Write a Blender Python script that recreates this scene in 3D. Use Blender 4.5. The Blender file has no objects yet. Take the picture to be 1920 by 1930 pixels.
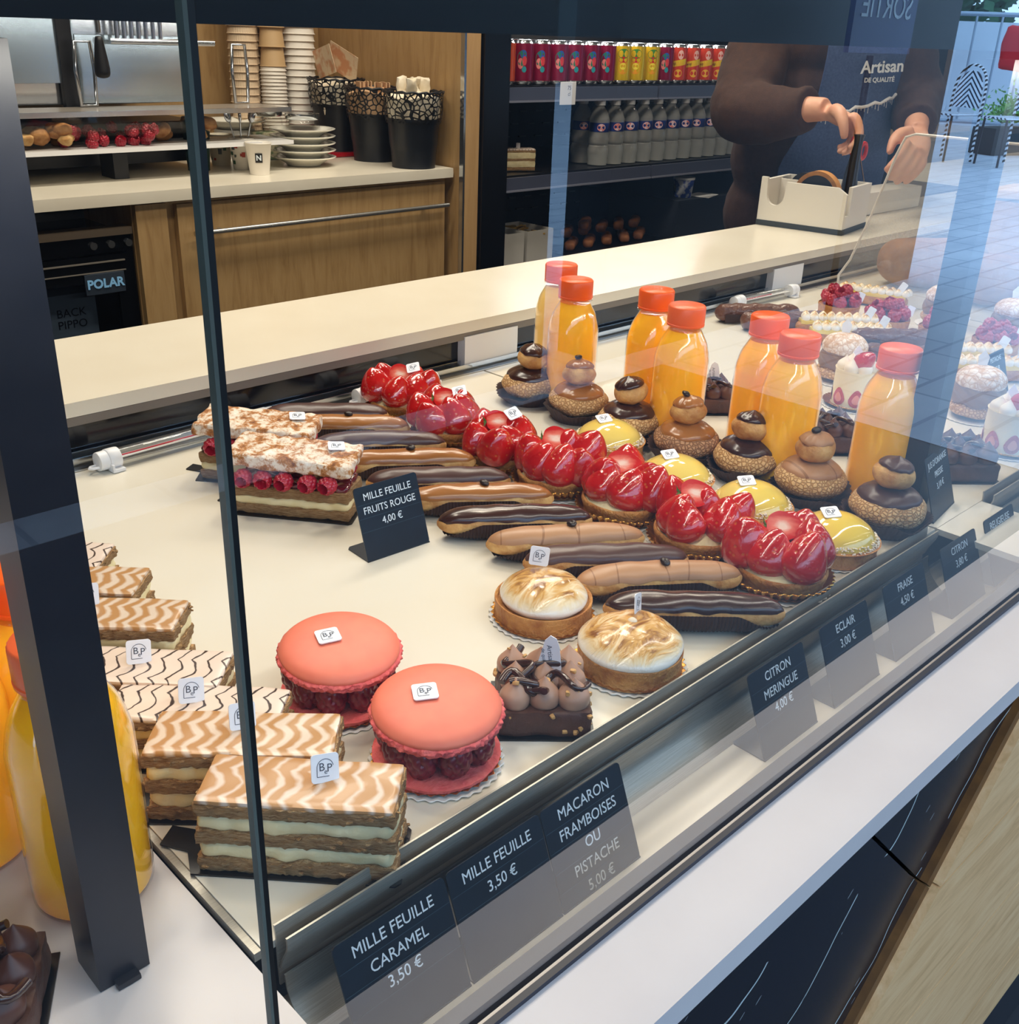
import bpy, math, random
from mathutils import Vector, Matrix, noise
import numpy as np
PI = math.pi; R = math.radians
sc = bpy.context.scene
COL = sc.collection
rnd = random.Random(7)
# ------------------------------------------------------------------ camera, world, lights, exposure
# x runs along the counter, y into the shop, z = 0 is the white display deck (0.95 m above the floor)
FPX, PITCH, ROLL, YAW = 1953.0, R(24.98), R(2.241), R(45.11)
CAMZ = 0.42
fw = Vector((math.sin(YAW)*math.cos(PITCH), math.cos(YAW)*math.cos(PITCH), -math.sin(PITCH)))
rt0 = Vector((math.cos(YAW), -math.sin(YAW), 0)); up0 = rt0.cross(fw)
rt = math.cos(ROLL)*rt0 + math.sin(ROLL)*up0; up = -math.sin(ROLL)*rt0 + math.cos(ROLL)*up0
cam = bpy.data.objects.new('camera', bpy.data.cameras.new('camera')); COL.objects.link(cam)
cam.matrix_world = Matrix(((rt.x, up.x, -fw.x, 0), (rt.y, up.y, -fw.y, 0), (rt.z, up.z, -fw.z, CAMZ), (0, 0, 0, 1)))
cam.data.sensor_fit = 'HORIZONTAL'; cam.data.sensor_width = 36; cam.data.lens = 36*FPX/1920
cam.data.clip_start = .02; cam.data.clip_end = 200
sc.camera = cam
world = bpy.data.worlds.new('sky'); sc.world = world; world.use_nodes = True
bg = world.node_tree.nodes['Background']; bg.inputs[0].default_value = (.40, .66, 1, 1); bg.inputs[1].default_value = 5.0
sc.view_settings.view_transform = 'Standard'; sc.view_settings.look = 'None'
sc.view_settings.exposure = 0.0; sc.view_settings.gamma = 1; sc.view_settings.use_curve_mapping = False
sc.cycles.use_denoising = True; sc.cycles.max_bounces = 7; sc.cycles.diffuse_bounces = 3; sc.cycles.glossy_bounces = 4
sc.cycles.transmission_bounces = 5; sc.cycles.transparent_max_bounces = 14; sc.cycles.caustics_reflective = False; sc.cycles.caustics_refractive = False
sc.cycles.sample_clamp_indirect = 4; sc.cycles.blur_glossy = .5
WARM = (1, .87, .70); NEUT = (1, .94, .85)
def area(name, loc, sx, sy, e, col=WARM, rot=(0, 0, 0)):
    l = bpy.data.lights.new(name, 'AREA'); l.shape = 'RECTANGLE'; l.size = sx; l.size_y = sy; l.energy = e; l.color = col
    o = bpy.data.objects.new(name, l); COL.objects.link(o); o.location = loc; o.rotation_euler = rot; return o
area('case_led_light', (1.6, .335, .405), 3.2, .02, 6.6, NEUT, (R(32), 0, 0))
for i, (x, y) in enumerate(((.3, 1.15), (1.2, 1.15), (2.1, 1.15))):
    area('ceiling_spot_light', (x, y, 1.55),   .22, .22, 7.5, WARM)
area('back_ceiling_light', (1.5, 1.75, 1.75), 2.2, .3, 44, (1, .9, .76))
area('added_front_fill', (.95, -.9, 1.40), 1.9, .15, 25, (1, .88, .74), (R(-32), 0, 0))  # added fill, no real lamp: warms and brightens ledge and planks
area('fridge_light', (2.75, 2.32, .62), 1.1, .06, 9, (1, .95, .9))
area('shop_end_light', (4.4, 1.6, 1.7), .6, .4, 14, WARM)
# ------------------------------------------------------------------ helpers
def c(r, g, b):
    f = lambda v: (v/255/12.92 if v/255 <= .04045 else ((v/255+.055)/1.055)**2.4)
    return (f(r), f(g), f(b), 1)
def ray(px, py):
    d = Vector(((px-960)/FPX, -(py-965)/FPX, 1)); return rt*d.x + up*d.y + fw*d.z
def onz(px, py, z=0.0):          # point of the horizontal plane z seen at a photo pixel
    d = ray(px, py); t = (z-CAMZ)/d.z; return Vector((d.x*t, d.y*t, z))
def ony(px, py, y):              # point of the vertical plane y seen at a photo pixel
    d = ray(px, py); t = y/d.y; return Vector((d.x*t, y, CAMZ+d.z*t))
MATS = {}
class NT:
    def __init__(s, name):
        s.m = bpy.data.materials.new(name); s.m.use_nodes = True; s.t = s.m.node_tree; s.n = s.t.nodes
        s.p = s.n['Principled BSDF']; s.out = s.n['Material Output']; s._co = None
    def new(s, ty, **kw):
        x = s.n.new(ty)
        for k, v in kw.items(): setattr(x, k, v)
        return x
    def link(s, a, b): s.t.links.new(a, b)
    def put(s, sock, v):
        if hasattr(v, 'is_linked'): s.link(v, sock)
        else: sock.default_value = v
    def co(s):
        if s._co is None:
            tc = s.new('ShaderNodeTexCoord'); oi = s.new('ShaderNodeObjectInfo'); mu = s.new('ShaderNodeVectorMath', operation='SCALE')
            cb = s.new('ShaderNodeCombineXYZ'); s.link(oi.outputs['Random'], cb.inputs[0]); s.link(oi.outputs['Random'], cb.inputs[1]); s.link(oi.outputs['Random'], cb.inputs[2])
            s.link(cb.outputs[0], mu.inputs[0]); mu.inputs['Scale'].default_value = 3.7
            ad = s.new('ShaderNodeVectorMath', operation='ADD'); s.link(tc.outputs['Object'], ad.inputs[0]); s.link(mu.outputs[0], ad.inputs[1])
            s._co = ad.outputs[0]; s.raw = tc.outputs['Object']
        return s._co
    def mapped(s, sx=1, sy=1, sz=1, raw=False):
        v = s.co(); v = s.raw if raw else v
        mp = s.new('ShaderNodeMapping'); s.link(v, mp.inputs[0]); mp.inputs['Scale'].default_value = (sx, sy, sz); return mp.outputs[0]
    def noise(s, scale, detail=3, rough=.55, vec=None, dist=0):
        x = s.new('ShaderNodeTexNoise'); s.link(vec if vec is not None else s.co(), x.inputs['Vector'])
        x.inputs['Scale'].default_value = scale; x.inputs['Detail'].default_value = detail; x.inputs['Roughness'].default_value = rough; x.inputs['Distortion'].default_value = dist
        return x.outputs[0]
    def voro(s, scale, feature='F1', vec=None):
        x = s.new('ShaderNodeTexVoronoi', feature=feature); s.link(vec if vec is not None else s.co(), x.inputs['Vector']); x.inputs['Scale'].default_value = scale
        return x.outputs['Distance']
    def math(s, op, a, b=0, cc=0):
        x = s.new('ShaderNodeMath', operation=op); s.put(x.inputs[0], a); s.put(x.inputs[1], b); s.put(x.inputs[2], cc); return x.outputs[0]
    def ramp(s, fac, stops):
        x = s.new('ShaderNodeValToRGB'); s.link(fac, x.inputs[0]); e = x.color_ramp.elements
        while len(e) < len(stops): e.new(.5)
        for el, (p, col) in zip(e, stops): el.position = p; el.color = col
        return x.outputs[0]
    def mix(s, f, a, b):
        x = s.new('ShaderNodeMix', data_type='RGBA'); s.put(x.inputs[0], f); s.put(x.inputs[6], a); s.put(x.inputs[7], b); return x.outputs[2]
    def sep(s, v=None):
        x = s.new('ShaderNodeSeparateXYZ')
        if v is None: s.co(); v = s.raw
        s.link(v, x.inputs[0]); return x.outputs
    def bump(s, h, st=.4, dist=.002):
        b = s.new('ShaderNodeBump'); b.inputs['Strength'].default_value = st; b.inputs['Distance'].default_value = dist; s.link(h, b.inputs['Height']); s.link(b.outputs[0], s.p.inputs['Normal']); return b
    def set(s, **kw):
        nm = dict(col='Base Color', rough='Roughness', metal='Metallic', coat='Coat Weight', coatr='Coat Roughness', spec='Specular IOR Level', sss='Subsurface Weight', alpha='Alpha', trans='Transmission Weight', ior='IOR', emis='Emission Color', estr='Emission Strength', sheen='Sheen Weight')
        for k, v in kw.items(): s.put(s.p.inputs[nm[k]], v)
        return s
def mat(name, col, rough=.5, var=None, bump=None, **kw):
    """plain procedural material; var = (second colour, noise scale, detail, low, high[, stretch xyz]); bump = (scale, strength, distance[, 'v'])"""
    if name in MATS: return MATS[name]
    t = NT(name); t.set(rough=rough, **kw)
    if var:
        st = var[5] if len(var) > 5 else (1, 1, 1)
        n = t.noise(var[1], var[2], vec=t.mapped(*st)); t.set(col=t.ramp(n, [(var[3], col), (var[4], var[0])]))
    else: t.set(col=col)
    if bump:
        h = t.voro(bump[0]) if len(bump) > 3 and bump[3] == 'v' else t.noise(bump[0], 4)
        t.bump(h, bump[1], bump[2])
    MATS[name] = t.m; return t.m
class MB:
    def __init__(s): s.v = []; s.f = []; s.mi = []; s.cur = 0
    def add(s, V, F, M=None):
        o = len(s.v)
        s.v += [tuple(M @ Vector(p)) for p in V] if M is not None else [tuple(p) for p in V]
        s.f += [tuple(i+o for i in f) for f in F]; s.mi += [s.cur]*len(F); return s
    def box(s, x0, x1, y0, y1, z0, z1, M=None):
        V = [(x, y, z) for z in (z0, z1) for y in (y0, y1) for x in (x0, x1)]
        return s.add(V, [(0, 2, 3, 1), (4, 5, 7, 6), (0, 1, 5, 4), (2, 6, 7, 3), (0, 4, 6, 2), (1, 3, 7, 5)], M)
    def rbox(s, sx, sy, sz, r=.003, seg=.01, jit=0, js=60, seed=0, M=None, cen=(0, 0, 0), zj=1.0):
        n = [max(2, int(round(k/seg))) for k in (sx, sy, sz)]; h = (sx/2, sy/2, sz/2); idx = {}; V = []; F = []
        def vert(p):
            k = tuple(round(q, 7) for q in p)
            if k not in idx:
                idx[k] = len(V); inn = Vector([max(-(h[i]-r), min(h[i]-r, p[i])) for i in range(3)]); d = Vector(p)-inn
                q = inn + d.normalized()*r if d.length > 1e-9 else Vector(p)
                if jit:
                    nv = noise.noise_vector(q*js + Vector((seed*7.3, seed*3.1, seed))) ; q = q + Vector((nv.x, nv.y, nv.z*zj))*jit
                V.append(q + Vector(cen))
            return idx[k]
        def lin(i, k):   # denser rows at the rounded rim
            return -h[i] + 2*h[i]*k/n[i]
        for ax in range(3):
            a, b = [(1, 2), (2, 0), (0, 1)][ax]
            for sg in (-1, 1):
                for i in range(n[a]):
                    for j in range(n[b]):
                        q = []
                        for (u, w) in ((i, j), (i+1, j), (i+1, j+1), (i, j+1)):
                            p = [0, 0, 0]; p[ax] = sg*h[ax]; p[a] = lin(a, u); p[b] = lin(b, w); q.append(vert(p))
                        F.append(tuple(q if sg > 0 else q[::-1]))
        return s.add(V, F, M)
    def lathe(s, prof, n=32, fn=None, M=None, cap=True):
        V = []; F = []
        for i, (r, z) in enumerate(prof):
            for k in range(n):
                a = 2*PI*k/n; rr, zz = (r, z) if fn is None else fn(a, i, r, z)
                V.append((rr*math.cos(a), rr*math.sin(a), zz))
        for i in range(len(prof)-1):
            for k in range(n):
                k2 = (k+1) % n; F.append((i*n+k, i*n+k2, (i+1)*n+k2, (i+1)*n+k))
        if cap:
            F.append(tuple(range(n))[::-1]); F.append(tuple((len(prof)-1)*n+k for k in range(n)))
        return s.add(V, F, M)
    def ell(s, cen, rx, ry, rz, nu=16, nv=10, jit=0, js=40, seed=0, M=None, fn=None):
        V = []; F = []
        for i in range(nv+1):
            th = PI*i/nv
            for k in range(nu):
                a = 2*PI*k/nu; p = Vector((math.sin(th)*math.cos(a), math.sin(th)*math.sin(a), -math.cos(th)))
                q = Vector((p.x*rx, p.y*ry, p.z*rz))
                if jit: q += p*jit*noise.noise(q*js+Vector((seed*5.1, seed, 0)))
                if fn: q = fn(q)
                V.append(q + Vector(cen))
        for i in range(nv):
            for k in range(nu): F.append((i*nu+k, i*nu+(k+1) % nu, (i+1)*nu+(k+1) % nu, (i+1)*nu+k))
        return s.add(V, F, M)
    def tube(s, pts, rad, n=10, M=None, flat=1.0, closed=False):
        P = [Vector(p) for p in pts]; rad = [rad]*len(P) if not isinstance(rad, (list, tuple)) else rad
        V = []; F = []; t0 = (P[1]-P[0]).normalized(); u = t0.orthogonal().normalized()
        if abs(t0.z) < .9: u = Vector((0, 0, 1)).cross(t0).normalized()
        m = len(P)
        for i, p in enumerate(P):
            if closed: t = (P[(i+1) % m]-P[i-1]).normalized()
            else: t = (P[min(i+1, m-1)]-P[max(i-1, 0)]).normalized()
            u = (u - t*u.dot(t)).normalized(); w = t.cross(u)
            for k in range(n):
                a = 2*PI*k/n; V.append(p + u*math.cos(a)*rad[i] + w*math.sin(a)*rad[i]*flat)
        for i in range(m if closed else m-1):
            j = (i+1) % m
            for k in range(n): F.append((i*n+k, i*n+(k+1) % n, j*n+(k+1) % n, j*n+k))
        if not closed: F.append(tuple(range(n))[::-1]); F.append(tuple((m-1)*n+k for k in range(n)))
        return s.add(V, F, M)
    def prism(s, poly, z0, z1, M=None):
        n = len(poly); V = [(x, y, z0) for x, y in poly] + [(x, y, z1) for x, y in poly]
        F = [tuple(range(n))[::-1], tuple(range(n, 2*n))] + [(i, (i+1) % n, n+(i+1) % n, n+i) for i in range(n)]
        return s.add(V, F, M)
    def grid(s, fn, nu, nv, M=None, close=False):
        V = [fn(i/nu, j/nv) for i in range(nu+1) for j in range(nv+1)]; w = nv+1
        F = [(i*w+j, (i+1)*w+j, (i+1)*w+j+1, i*w+j+1) for i in range(nu) for j in range(nv)]
        return s.add(V, F, M)
    def text(s, body, size, M=None, wrap=None, align='CENTER', depth=.0003, sx=1.0, bold=0.0):
        cu = bpy.data.curves.new('t', 'FONT'); cu.body = body; cu.size = size; cu.align_x = align; cu.align_y = 'CENTER'; cu.extrude = depth; cu.resolution_u = 3; cu.offset = bold
        o = bpy.data.objects.new('t', cu); COL.objects.link(o); dg = bpy.context.evaluated_depsgraph_get(); me = bpy.data.meshes.new_from_object(o.evaluated_get(dg))
        V = [Vector((q.co.x*sx, q.co.y, q.co.z)) for q in me.vertices]; F = [tuple(p.vertices) for p in me.polygons]
        bpy.data.objects.remove(o); bpy.data.curves.remove(cu); bpy.data.meshes.remove(me)
        if wrap: V = [Vector(((wrap+q.z)*math.sin(q.x/wrap), -(wrap+q.z)*math.cos(q.x/wrap), q.y)) for q in V]
        return s.add(V, F, M)
    def mesh(s, name, mats, smooth=True):
        me = bpy.data.meshes.new(name); me.from_pydata(s.v, [], s.f)
        for m in (mats if isinstance(mats, (list, tuple)) else [mats]): me.materials.append(m)
        if len(me.materials) > 1: me.polygons.foreach_set('material_index', s.mi)
        me.polygons.foreach_set('use_smooth', [smooth]*len(me.polygons))
        if smooth: me.set_sharp_from_angle(angle=R(58))
        me.update(); return me
    def build(s, name, mats, parent=None, smooth=True, label=None):
        o = bpy.data.objects.new(name, s.mesh(name, mats, smooth)); COL.objects.link(o)
        if parent is not None: o.parent = parent
        if label: o['label'] = label
        return o
def tag(o, label=None, cat=None, group=None, kind=None):
    for k, v in (('label', label), ('category', cat), ('group', group), ('kind', kind)):
        if v: o[k] = v
    return o
def thing(name, label, cat, loc=(0, 0, 0), rz=0, group=None):
    o = bpy.data.objects.new(name, None); COL.objects.link(o); o.empty_display_size = .02
    o.location = loc; o.rotation_euler = (0, 0, rz); return tag(o, label, cat, group)
def dup(root, loc, rz=0, label=None, group=None, scale=1):
    r = root.copy(); COL.objects.link(r); r.location = loc; r.rotation_euler = (0, 0, rz); r.scale = (scale,)*3
    if label: r['label'] = label
    if group: r['group'] = group
    for ch in list(root.children):
        k = ch.copy(); COL.objects.link(k); k.parent = r
        for g in list(ch.children):
            d = g.copy(); COL.objects.link(d); d.parent = k
    return r
def mesh_thing(mb, name, m, label, cat, group=None, kind=None, loc=None, rz=0, smooth=True):
    o = mb.build(name, m, None, smooth); tag(o, label, cat, group, kind)
    if loc is not None: o.location = loc; o.rotation_euler = (0, 0, rz)
    return o
def struct(mb, name, m, label=None, smooth=False):
    o = mb.build(name, m, None, smooth); o['kind'] = 'structure'
    if label: o['label'] = label
    return o
def rot(ax, a): return Matrix.Rotation(a, 4, ax)
def tr(x, y, z): return Matrix.Translation((x, y, z))
def spl(P, k=4):
    """Catmull-Rom through points of any size"""
    out = []; n = len(P)
    for i in range(n-1):
        p0, p1, p2, p3 = P[max(i-1, 0)], P[i], P[i+1], P[min(i+2, n-1)]
        for j in range(k):
            t = j/k; out.append(tuple(.5*((2*b)+(-a+c_)*t+(2*a-5*b+4*c_-d)*t*t+(-a+3*b-3*c_+d)*t**3) for a, b, c_, d in zip(p0, p1, p2, p3)))
    out.append(tuple(P[-1])); return out
ORD = 'first second third fourth fifth sixth seventh eighth ninth tenth eleventh twelfth'.split()
def clear_mat(name, tint=(.97, .98, .97, 1), ior=1.5, k=1.9, haze=0.0, drops=False):
    """flat clear sheet: light passes straight, the front faces mirror by Fresnel for both skins of the sheet"""
    t = NT(name); t.n.remove(t.p)
    tb = t.new('ShaderNodeBsdfTransparent'); tb.inputs[0].default_value = tint
    gl = t.new('ShaderNodeBsdfGlossy'); gl.inputs['Roughness'].default_value = 0.0
    fr = t.new('ShaderNodeFresnel'); fr.inputs[0].default_value = ior; ge = t.new('ShaderNodeNewGeometry')
    f = t.math('MULTIPLY', t.math('MULTIPLY', fr.outputs[0], k), t.math('SUBTRACT', 1, ge.outputs['Backfacing'])); f = t.math('MINIMUM', f, 1)
    mx = t.new('ShaderNodeMixShader'); t.link(f, mx.inputs[0]); t.link(tb.outputs[0], mx.inputs[1]); t.link(gl.outputs[0], mx.inputs[2]); last = mx.outputs[0]
    if haze:
        df = t.new('ShaderNodeBsdfDiffuse'); df.inputs[0].default_value = (.9, .88, .85, 1); m2 = t.new('ShaderNodeMixShader')
        hz = haze
        if drops:
            s = t.sep(); v = t.voro(520); d = t.math('LESS_THAN', v, .42)
            zz = t.math('MULTIPLY', t.math('GREATER_THAN', s[2], .06), t.math('LESS_THAN', t.math('ADD', s[2], t.math('MULTIPLY', t.noise(18, 3), .09)), .19))
            hz = t.math('ADD', haze, t.math('MULTIPLY', t.math('MULTIPLY', d, zz), .13))
        t.put(m2.inputs[0], hz); t.link(last, m2.inputs[1]); t.link(df.outputs[0], m2.inputs[2]); last = m2.outputs[0]
    t.link(last, t.out.inputs[0]); MATS[name] = t.m; return t.m
# ------------------------------------------------------------------ materials
M_deck = mat('cream_deck', c(229, 223, 209), .22, var=(c(225, 217, 200), 6, 3, .35, .7), spec=.4)
M_stone = mat('white_stone', c(215, 208, 206), .32, var=(c(206, 198, 197), 9, 5, .3, .75), bump=(300, .05, .0005))
M_stone2 = mat('cream_stone', c(236, 229, 212), .25, var=(c(228, 219, 200), 7, 4, .3, .75))
M_black = mat('black_metal', c(20, 24, 34), .38, var=(c(28, 31, 40), 40, 3, .3, .8), bump=(500, .06, .0003))
M_seal = mat('black_rubber', c(8, 8, 9), .6)
M_frame = mat('dark_anodised', c(36, 38, 50), .45)
def steel_mat():
    t = NT('brushed_steel'); n = t.noise(30, 5, vec=t.mapped(1, 60, 60)); t.set(metal=.5, col=t.ramp(n, [(.2, c(150, 146, 136)), (.8, c(192, 187, 176))]), rough=.36); t.bump(n, .12, .0004); return t.m
M_steel = steel_mat()
M_chrome = mat('chrome', c(215, 220, 226), .14, metal=.95)
M_white_pl = mat('white_plastic', c(236, 236, 238), .4)
M_black_pl = mat('black_plastic', c(22, 23, 27), .4)
M_card = mat('slate_card', c(17, 30, 42), .35, var=(c(21, 36, 50), 30, 2, .4, .7))
M_letter = mat('white_lettering', c(225, 235, 242), .6)
M_ink = mat('dark_ink', c(70, 75, 90), .6)
M_tagp = mat('white_tag_paper', c(240, 243, 250), .5)
M_glass = clear_mat('front_glass', (.965, .975, .97, 1), 1.52, 2.5)
M_acry = clear_mat('clear_acrylic', (.93, .93, .92, 1), 1.49, 1.7, haze=.10, drops=True)
M_clear = clear_mat('clear_tube', (.95, .96, .96, 1), 1.45, 1.5, haze=.06)
M_bottle = clear_mat('clear_bottle', (.98, .98, .97, 1), 1.42, 1.4)
M_dark = mat('dark_interior', c(16, 17, 20), .5, var=(c(22, 22, 26), 12, 3, .3, .7))
def wood_mat(name, a, b, d, scale=(6, 6, .7), rough=.45):
    t = NT(name); v = t.mapped(*scale); n = t.noise(9, 6, .6, v, .6); n2 = t.noise(60, 3, .6, v)
    col = t.ramp(n, [(.25, a), (.5, b), (.75, d)]); col = t.mix(t.math('MULTIPLY', n2, .35), col, a); t.set(col=col, rough=rough); t.bump(n2, .08, .0006); return t.m
M_oak = wood_mat('oak_veneer', c(150, 116, 72), c(180, 146, 98), c(190, 158, 110))
M_oakedge = wood_mat('oak_edge', c(178, 140, 92), c(190, 152, 104), c(200, 164, 116))
M_plank = wood_mat('wood_look_tile', c(206, 158, 104), c(238, 192, 138), c(246, 208, 158), (1.2, 9, 9), .5)
M_bronze = mat('bronze_trim', c(122, 80, 38), .5, var=(c(96, 62, 30), 60, 3, .3, .7))
def marble_mat():
    t = NT('black_marble'); v = t.mapped(1, 1, 1); w = t.new('ShaderNodeTexWave', wave_type='BANDS'); mp = t.new('ShaderNodeMapping'); t.link(v, mp.inputs[0]); mp.inputs['Rotation'].default_value = (0, R(-52), 0)
    t.link(mp.outputs[0], w.inputs['Vector']); w.inputs['Scale'].default_value = 2.6; w.inputs['Distortion'].default_value = 5; w.inputs['Detail'].default_value = 3; w.inputs['Detail Scale'].default_value = 1.3
    vein = t.math('MULTIPLY', t.math('GREATER_THAN', w.outputs['Fac'], .9993), t.math('GREATER_THAN', t.noise(9, 2), .42))
    mp2 = t.new('ShaderNodeMapping'); t.link(mp.outputs[0], mp2.inputs[0]); mp2.inputs['Scale'].default_value = (3, 1, .5)
    fl = t.math('MULTIPLY', t.math('LESS_THAN', t.voro(42, vec=mp2.outputs[0]), .09), t.math('GREATER_THAN', t.noise(14, 3), .52))
    col = t.mix(t.noise(5, 4), c(14, 16, 24), c(24, 27, 38)); col = t.mix(vein, col, c(190, 205, 205)); col = t.mix(t.math('MULTIPLY', fl, .7), col, c(170, 180, 185)); t.set(col=col, rough=.25); return t.m
M_marble = marble_mat()
def paving_mat():
    t = NT('street_paving'); v = t.mapped(1, 1, 1)
    b = t.new('ShaderNodeTexBrick'); t.link(v, b.inputs['Vector']); b.inputs['Scale'].default_value = 1.1; b.inputs['Color1'].default_value = c(188, 192, 198); b.inputs['Color2'].default_value = c(206, 210, 214); b.inputs['Mortar'].default_value = c(140, 148, 160); b.inputs['Mortar Size'].default_value = .012
    t.set(col=t.mix(t.math('MULTIPLY', t.noise(2.2, 5, .6, t.mapped(.6, 2.2, 1)), .9), b.outputs[0], c(132, 142, 158)), rough=.5); return t.m
M_pave = paving_mat()
M_darktile = mat('dark_street_tile', c(30, 32, 38), .55, var=(c(40, 42, 50), 5, 4, .3, .7))
M_added_dark = mat('added_dark_panel', c(24, 28, 34), .6, var=(c(34, 38, 44), 3, 3, .3, .7))  # dark coat of the added walls and roof
M_wallw = mat('shop_wall_dark', c(62, 54, 46), .7, var=(c(52, 46, 40), 3, 3, .3, .7))
# ------------------------------------------------------------------ the setting
FL = -.95
struct(MB().box(-2, 7, .26, 3.6, FL-.05, FL), 'floor', mat('shop_floor', c(70, 66, 62), .5, var=(c(60, 56, 54), 8, 3, .3, .7)))
struct(MB().box(-2, 7, 2.95, 3.05, FL, 1.9), 'wall_back', M_wallw)
struct(MB().box(-2.1, -2, .3, 3.05, FL, 1.9), 'wall_left', M_wallw)
struct(MB().box(6.6, 6.7, .3, 3.05, FL, 1.9), 'wall_right', M_wallw)
struct(MB().box(-2.1, 6.7, .26, 3.05, 1.9, 2.0), 'ceiling', mat('shop_ceiling', c(200, 196, 188), .8, var=(c(190, 186, 178), 4, 2, .3, .7)))
hd = struct(MB().box(-2.1, 6.6, .275, .43, .4183, 1.9), 'trim_1', mat('black_fascia', c(14, 16, 22), .4, var=(c(20, 22, 28), 8, 2, .3, .7)))
hd['label'] = 'black fascia band above the glass front'
struct(MB().box(-12, 3.75, -2.3, .2599, FL-.06, FL-.002).box(3.75, 40, -.42, .2599, FL-.06, FL-.002), 'ground_street', M_darktile)  # dark tile area shaped to dim the paving's reflection in the glass
struct(MB().box(-12, 3.75, -22, -2.3, FL-.06, FL).box(3.75, 40, -22, -.42, FL-.06, FL), 'road_street', M_pave)
struct(MB().box(-10, 3.15, -2.75, -2.5, FL, 1.25), 'wall_added_dark_left', M_added_dark)  # added dark wall, made up to darken the reflection in the glass
struct(MB().box(3.52, 6.55, -2.75, -2.5, FL, 1.25), 'wall_added_dark_right', M_added_dark)  # second added wall; the gap between them lets a paving strip reflect
struct(MB().box(-3, 6.7, -1.35, .27, 1.48, 1.56), 'ceiling_added_shade', M_added_dark)  # added roof out of view, keeps the strong sky off the ledge
struct(MB().box(-12, 40, -22.3, -22, FL, 9), 'wall_far', mat('far_facade', c(46, 60, 62), .8, var=(c(26, 40, 42), .5, 3, .4, .6)))
# front ledge slab, left counter, front cladding
struct(MB().box(-.6, 5.8, .186, .242, -.019, -.001), 'trim_2', M_stone)['label'] = 'white stone ledge in front of the glass'
struct(MB().box(-1.0, .178, .242, 1.0, -.03, -.004), 'trim_3', M_stone)['label'] = 'white stone counter left of the display deck'
# diagonal cladding in the plane y = .21 : marble up-left of the bronze strip, planks down-right
A_ = Vector((.816, -.088)); D_ = Vector((-.7071, -.7071)); N_ = Vector((.7071, -.7071))
def clad(poly, y0, y1, mb=None):
    mb = mb or MB(); P = []; zc = -.0195; m = len(poly)
    for i in range(m):                       # cut at the underside of the ledge
        (xa, za), (xb, zb) = poly[i], poly[(i+1) % m]
        if za <= zc: P.append((xa, za))
        if (za <= zc) != (zb <= zc): k = (zc-za)/(zb-za); P.append((xa+(xb-xa)*k, zc))
    n = len(P)
    if n < 3: return mb
    V = [(x, y0, z) for x, z in P] + [(x, y1, z) for x, z in P]
    return mb.add(V, [tuple(range(n)), tuple(range(n, 2*n))[::-1]] + [(i, n+i, n+(i+1) % n, (i+1) % n) for i in range(n)])
def dg(s, n): q = A_ + D_*s + N_*n; return (q.x, q.y)
mar = MB()
for s0, s1 in ((-.12, .158), (.161, .49), (.493, .95)): clad([dg(s0, -.75), dg(s0, -.004), dg(s1, -.004), dg(s1, -.75)][::-1], .2105, .226, mar)
q = mar.build('wall_front_marble', M_marble, None, False); q['kind'] = 'structure'; q['label'] = 'black veined marble cladding under the ledge'
br = MB()
for s0, s1 in ((-.12, .158), (.1595, .49), (.4915, .95)): clad([dg(s0, -.004), dg(s0, .010), dg(s1, .010), dg(s1, -.004)][::-1], .204, .226, br)
q = br.build('trim_4', M_bronze, None, False); q['kind'] = 'structure'; q['label'] = 'diagonal bronze strip between marble and planks'
pk = MB()
for z0, z1 in ((-.2035, -.03), (-.372, -.205), (-.5405, -.3735), (-.624, -.542)):
    xa = A_.x+.0142+(z1-A_.y); xb = A_.x+.0142+(z0-A_.y)
    clad([(xb, z0), (6, z0), (6, z1), (xa, z1)], .197, .226, pk)
q = pk.build('wall_front_plank', M_plank, None, False); q['kind'] = 'structure'; q['label'] = 'wood-look plank cladding under the ledge'
struct(MB().box(-.6, 6, .235, .25, FL, -.019), 'wall_front_base', M_darktile)
# case body: gutter floor, dark back, deck plates
struct(MB().box(.178, 5.8, .247, .352, -.060, -.050), 'trim_5', M_deck)['label'] = 'cream gutter floor behind the glass where the price cards stand'
dk = thing('display_deck', 'long cream-white display deck the pastries stand on', 'display deck')
for x0, x1, nm in ((.184, .928, 0), (.9305, 1.78, 1), (1.784, 3.6, 2)):
    MB().rbox(x1-x0, .985-.346, .006, .0015, .06, cen=((x0+x1)/2, (.985+.346)/2, -.003)).build('deck_plate', M_deck, dk)
MB().box(.18, .184, .346, .985, -.0065, -.001).box(.184, 3.6, .985, .988, -.006, .0).build('edge_strip', M_steel, dk)
MB().box(.93, 1.03, .25, .346, -.0065, -.0005).build('bridge_plate', M_deck, dk)
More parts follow.
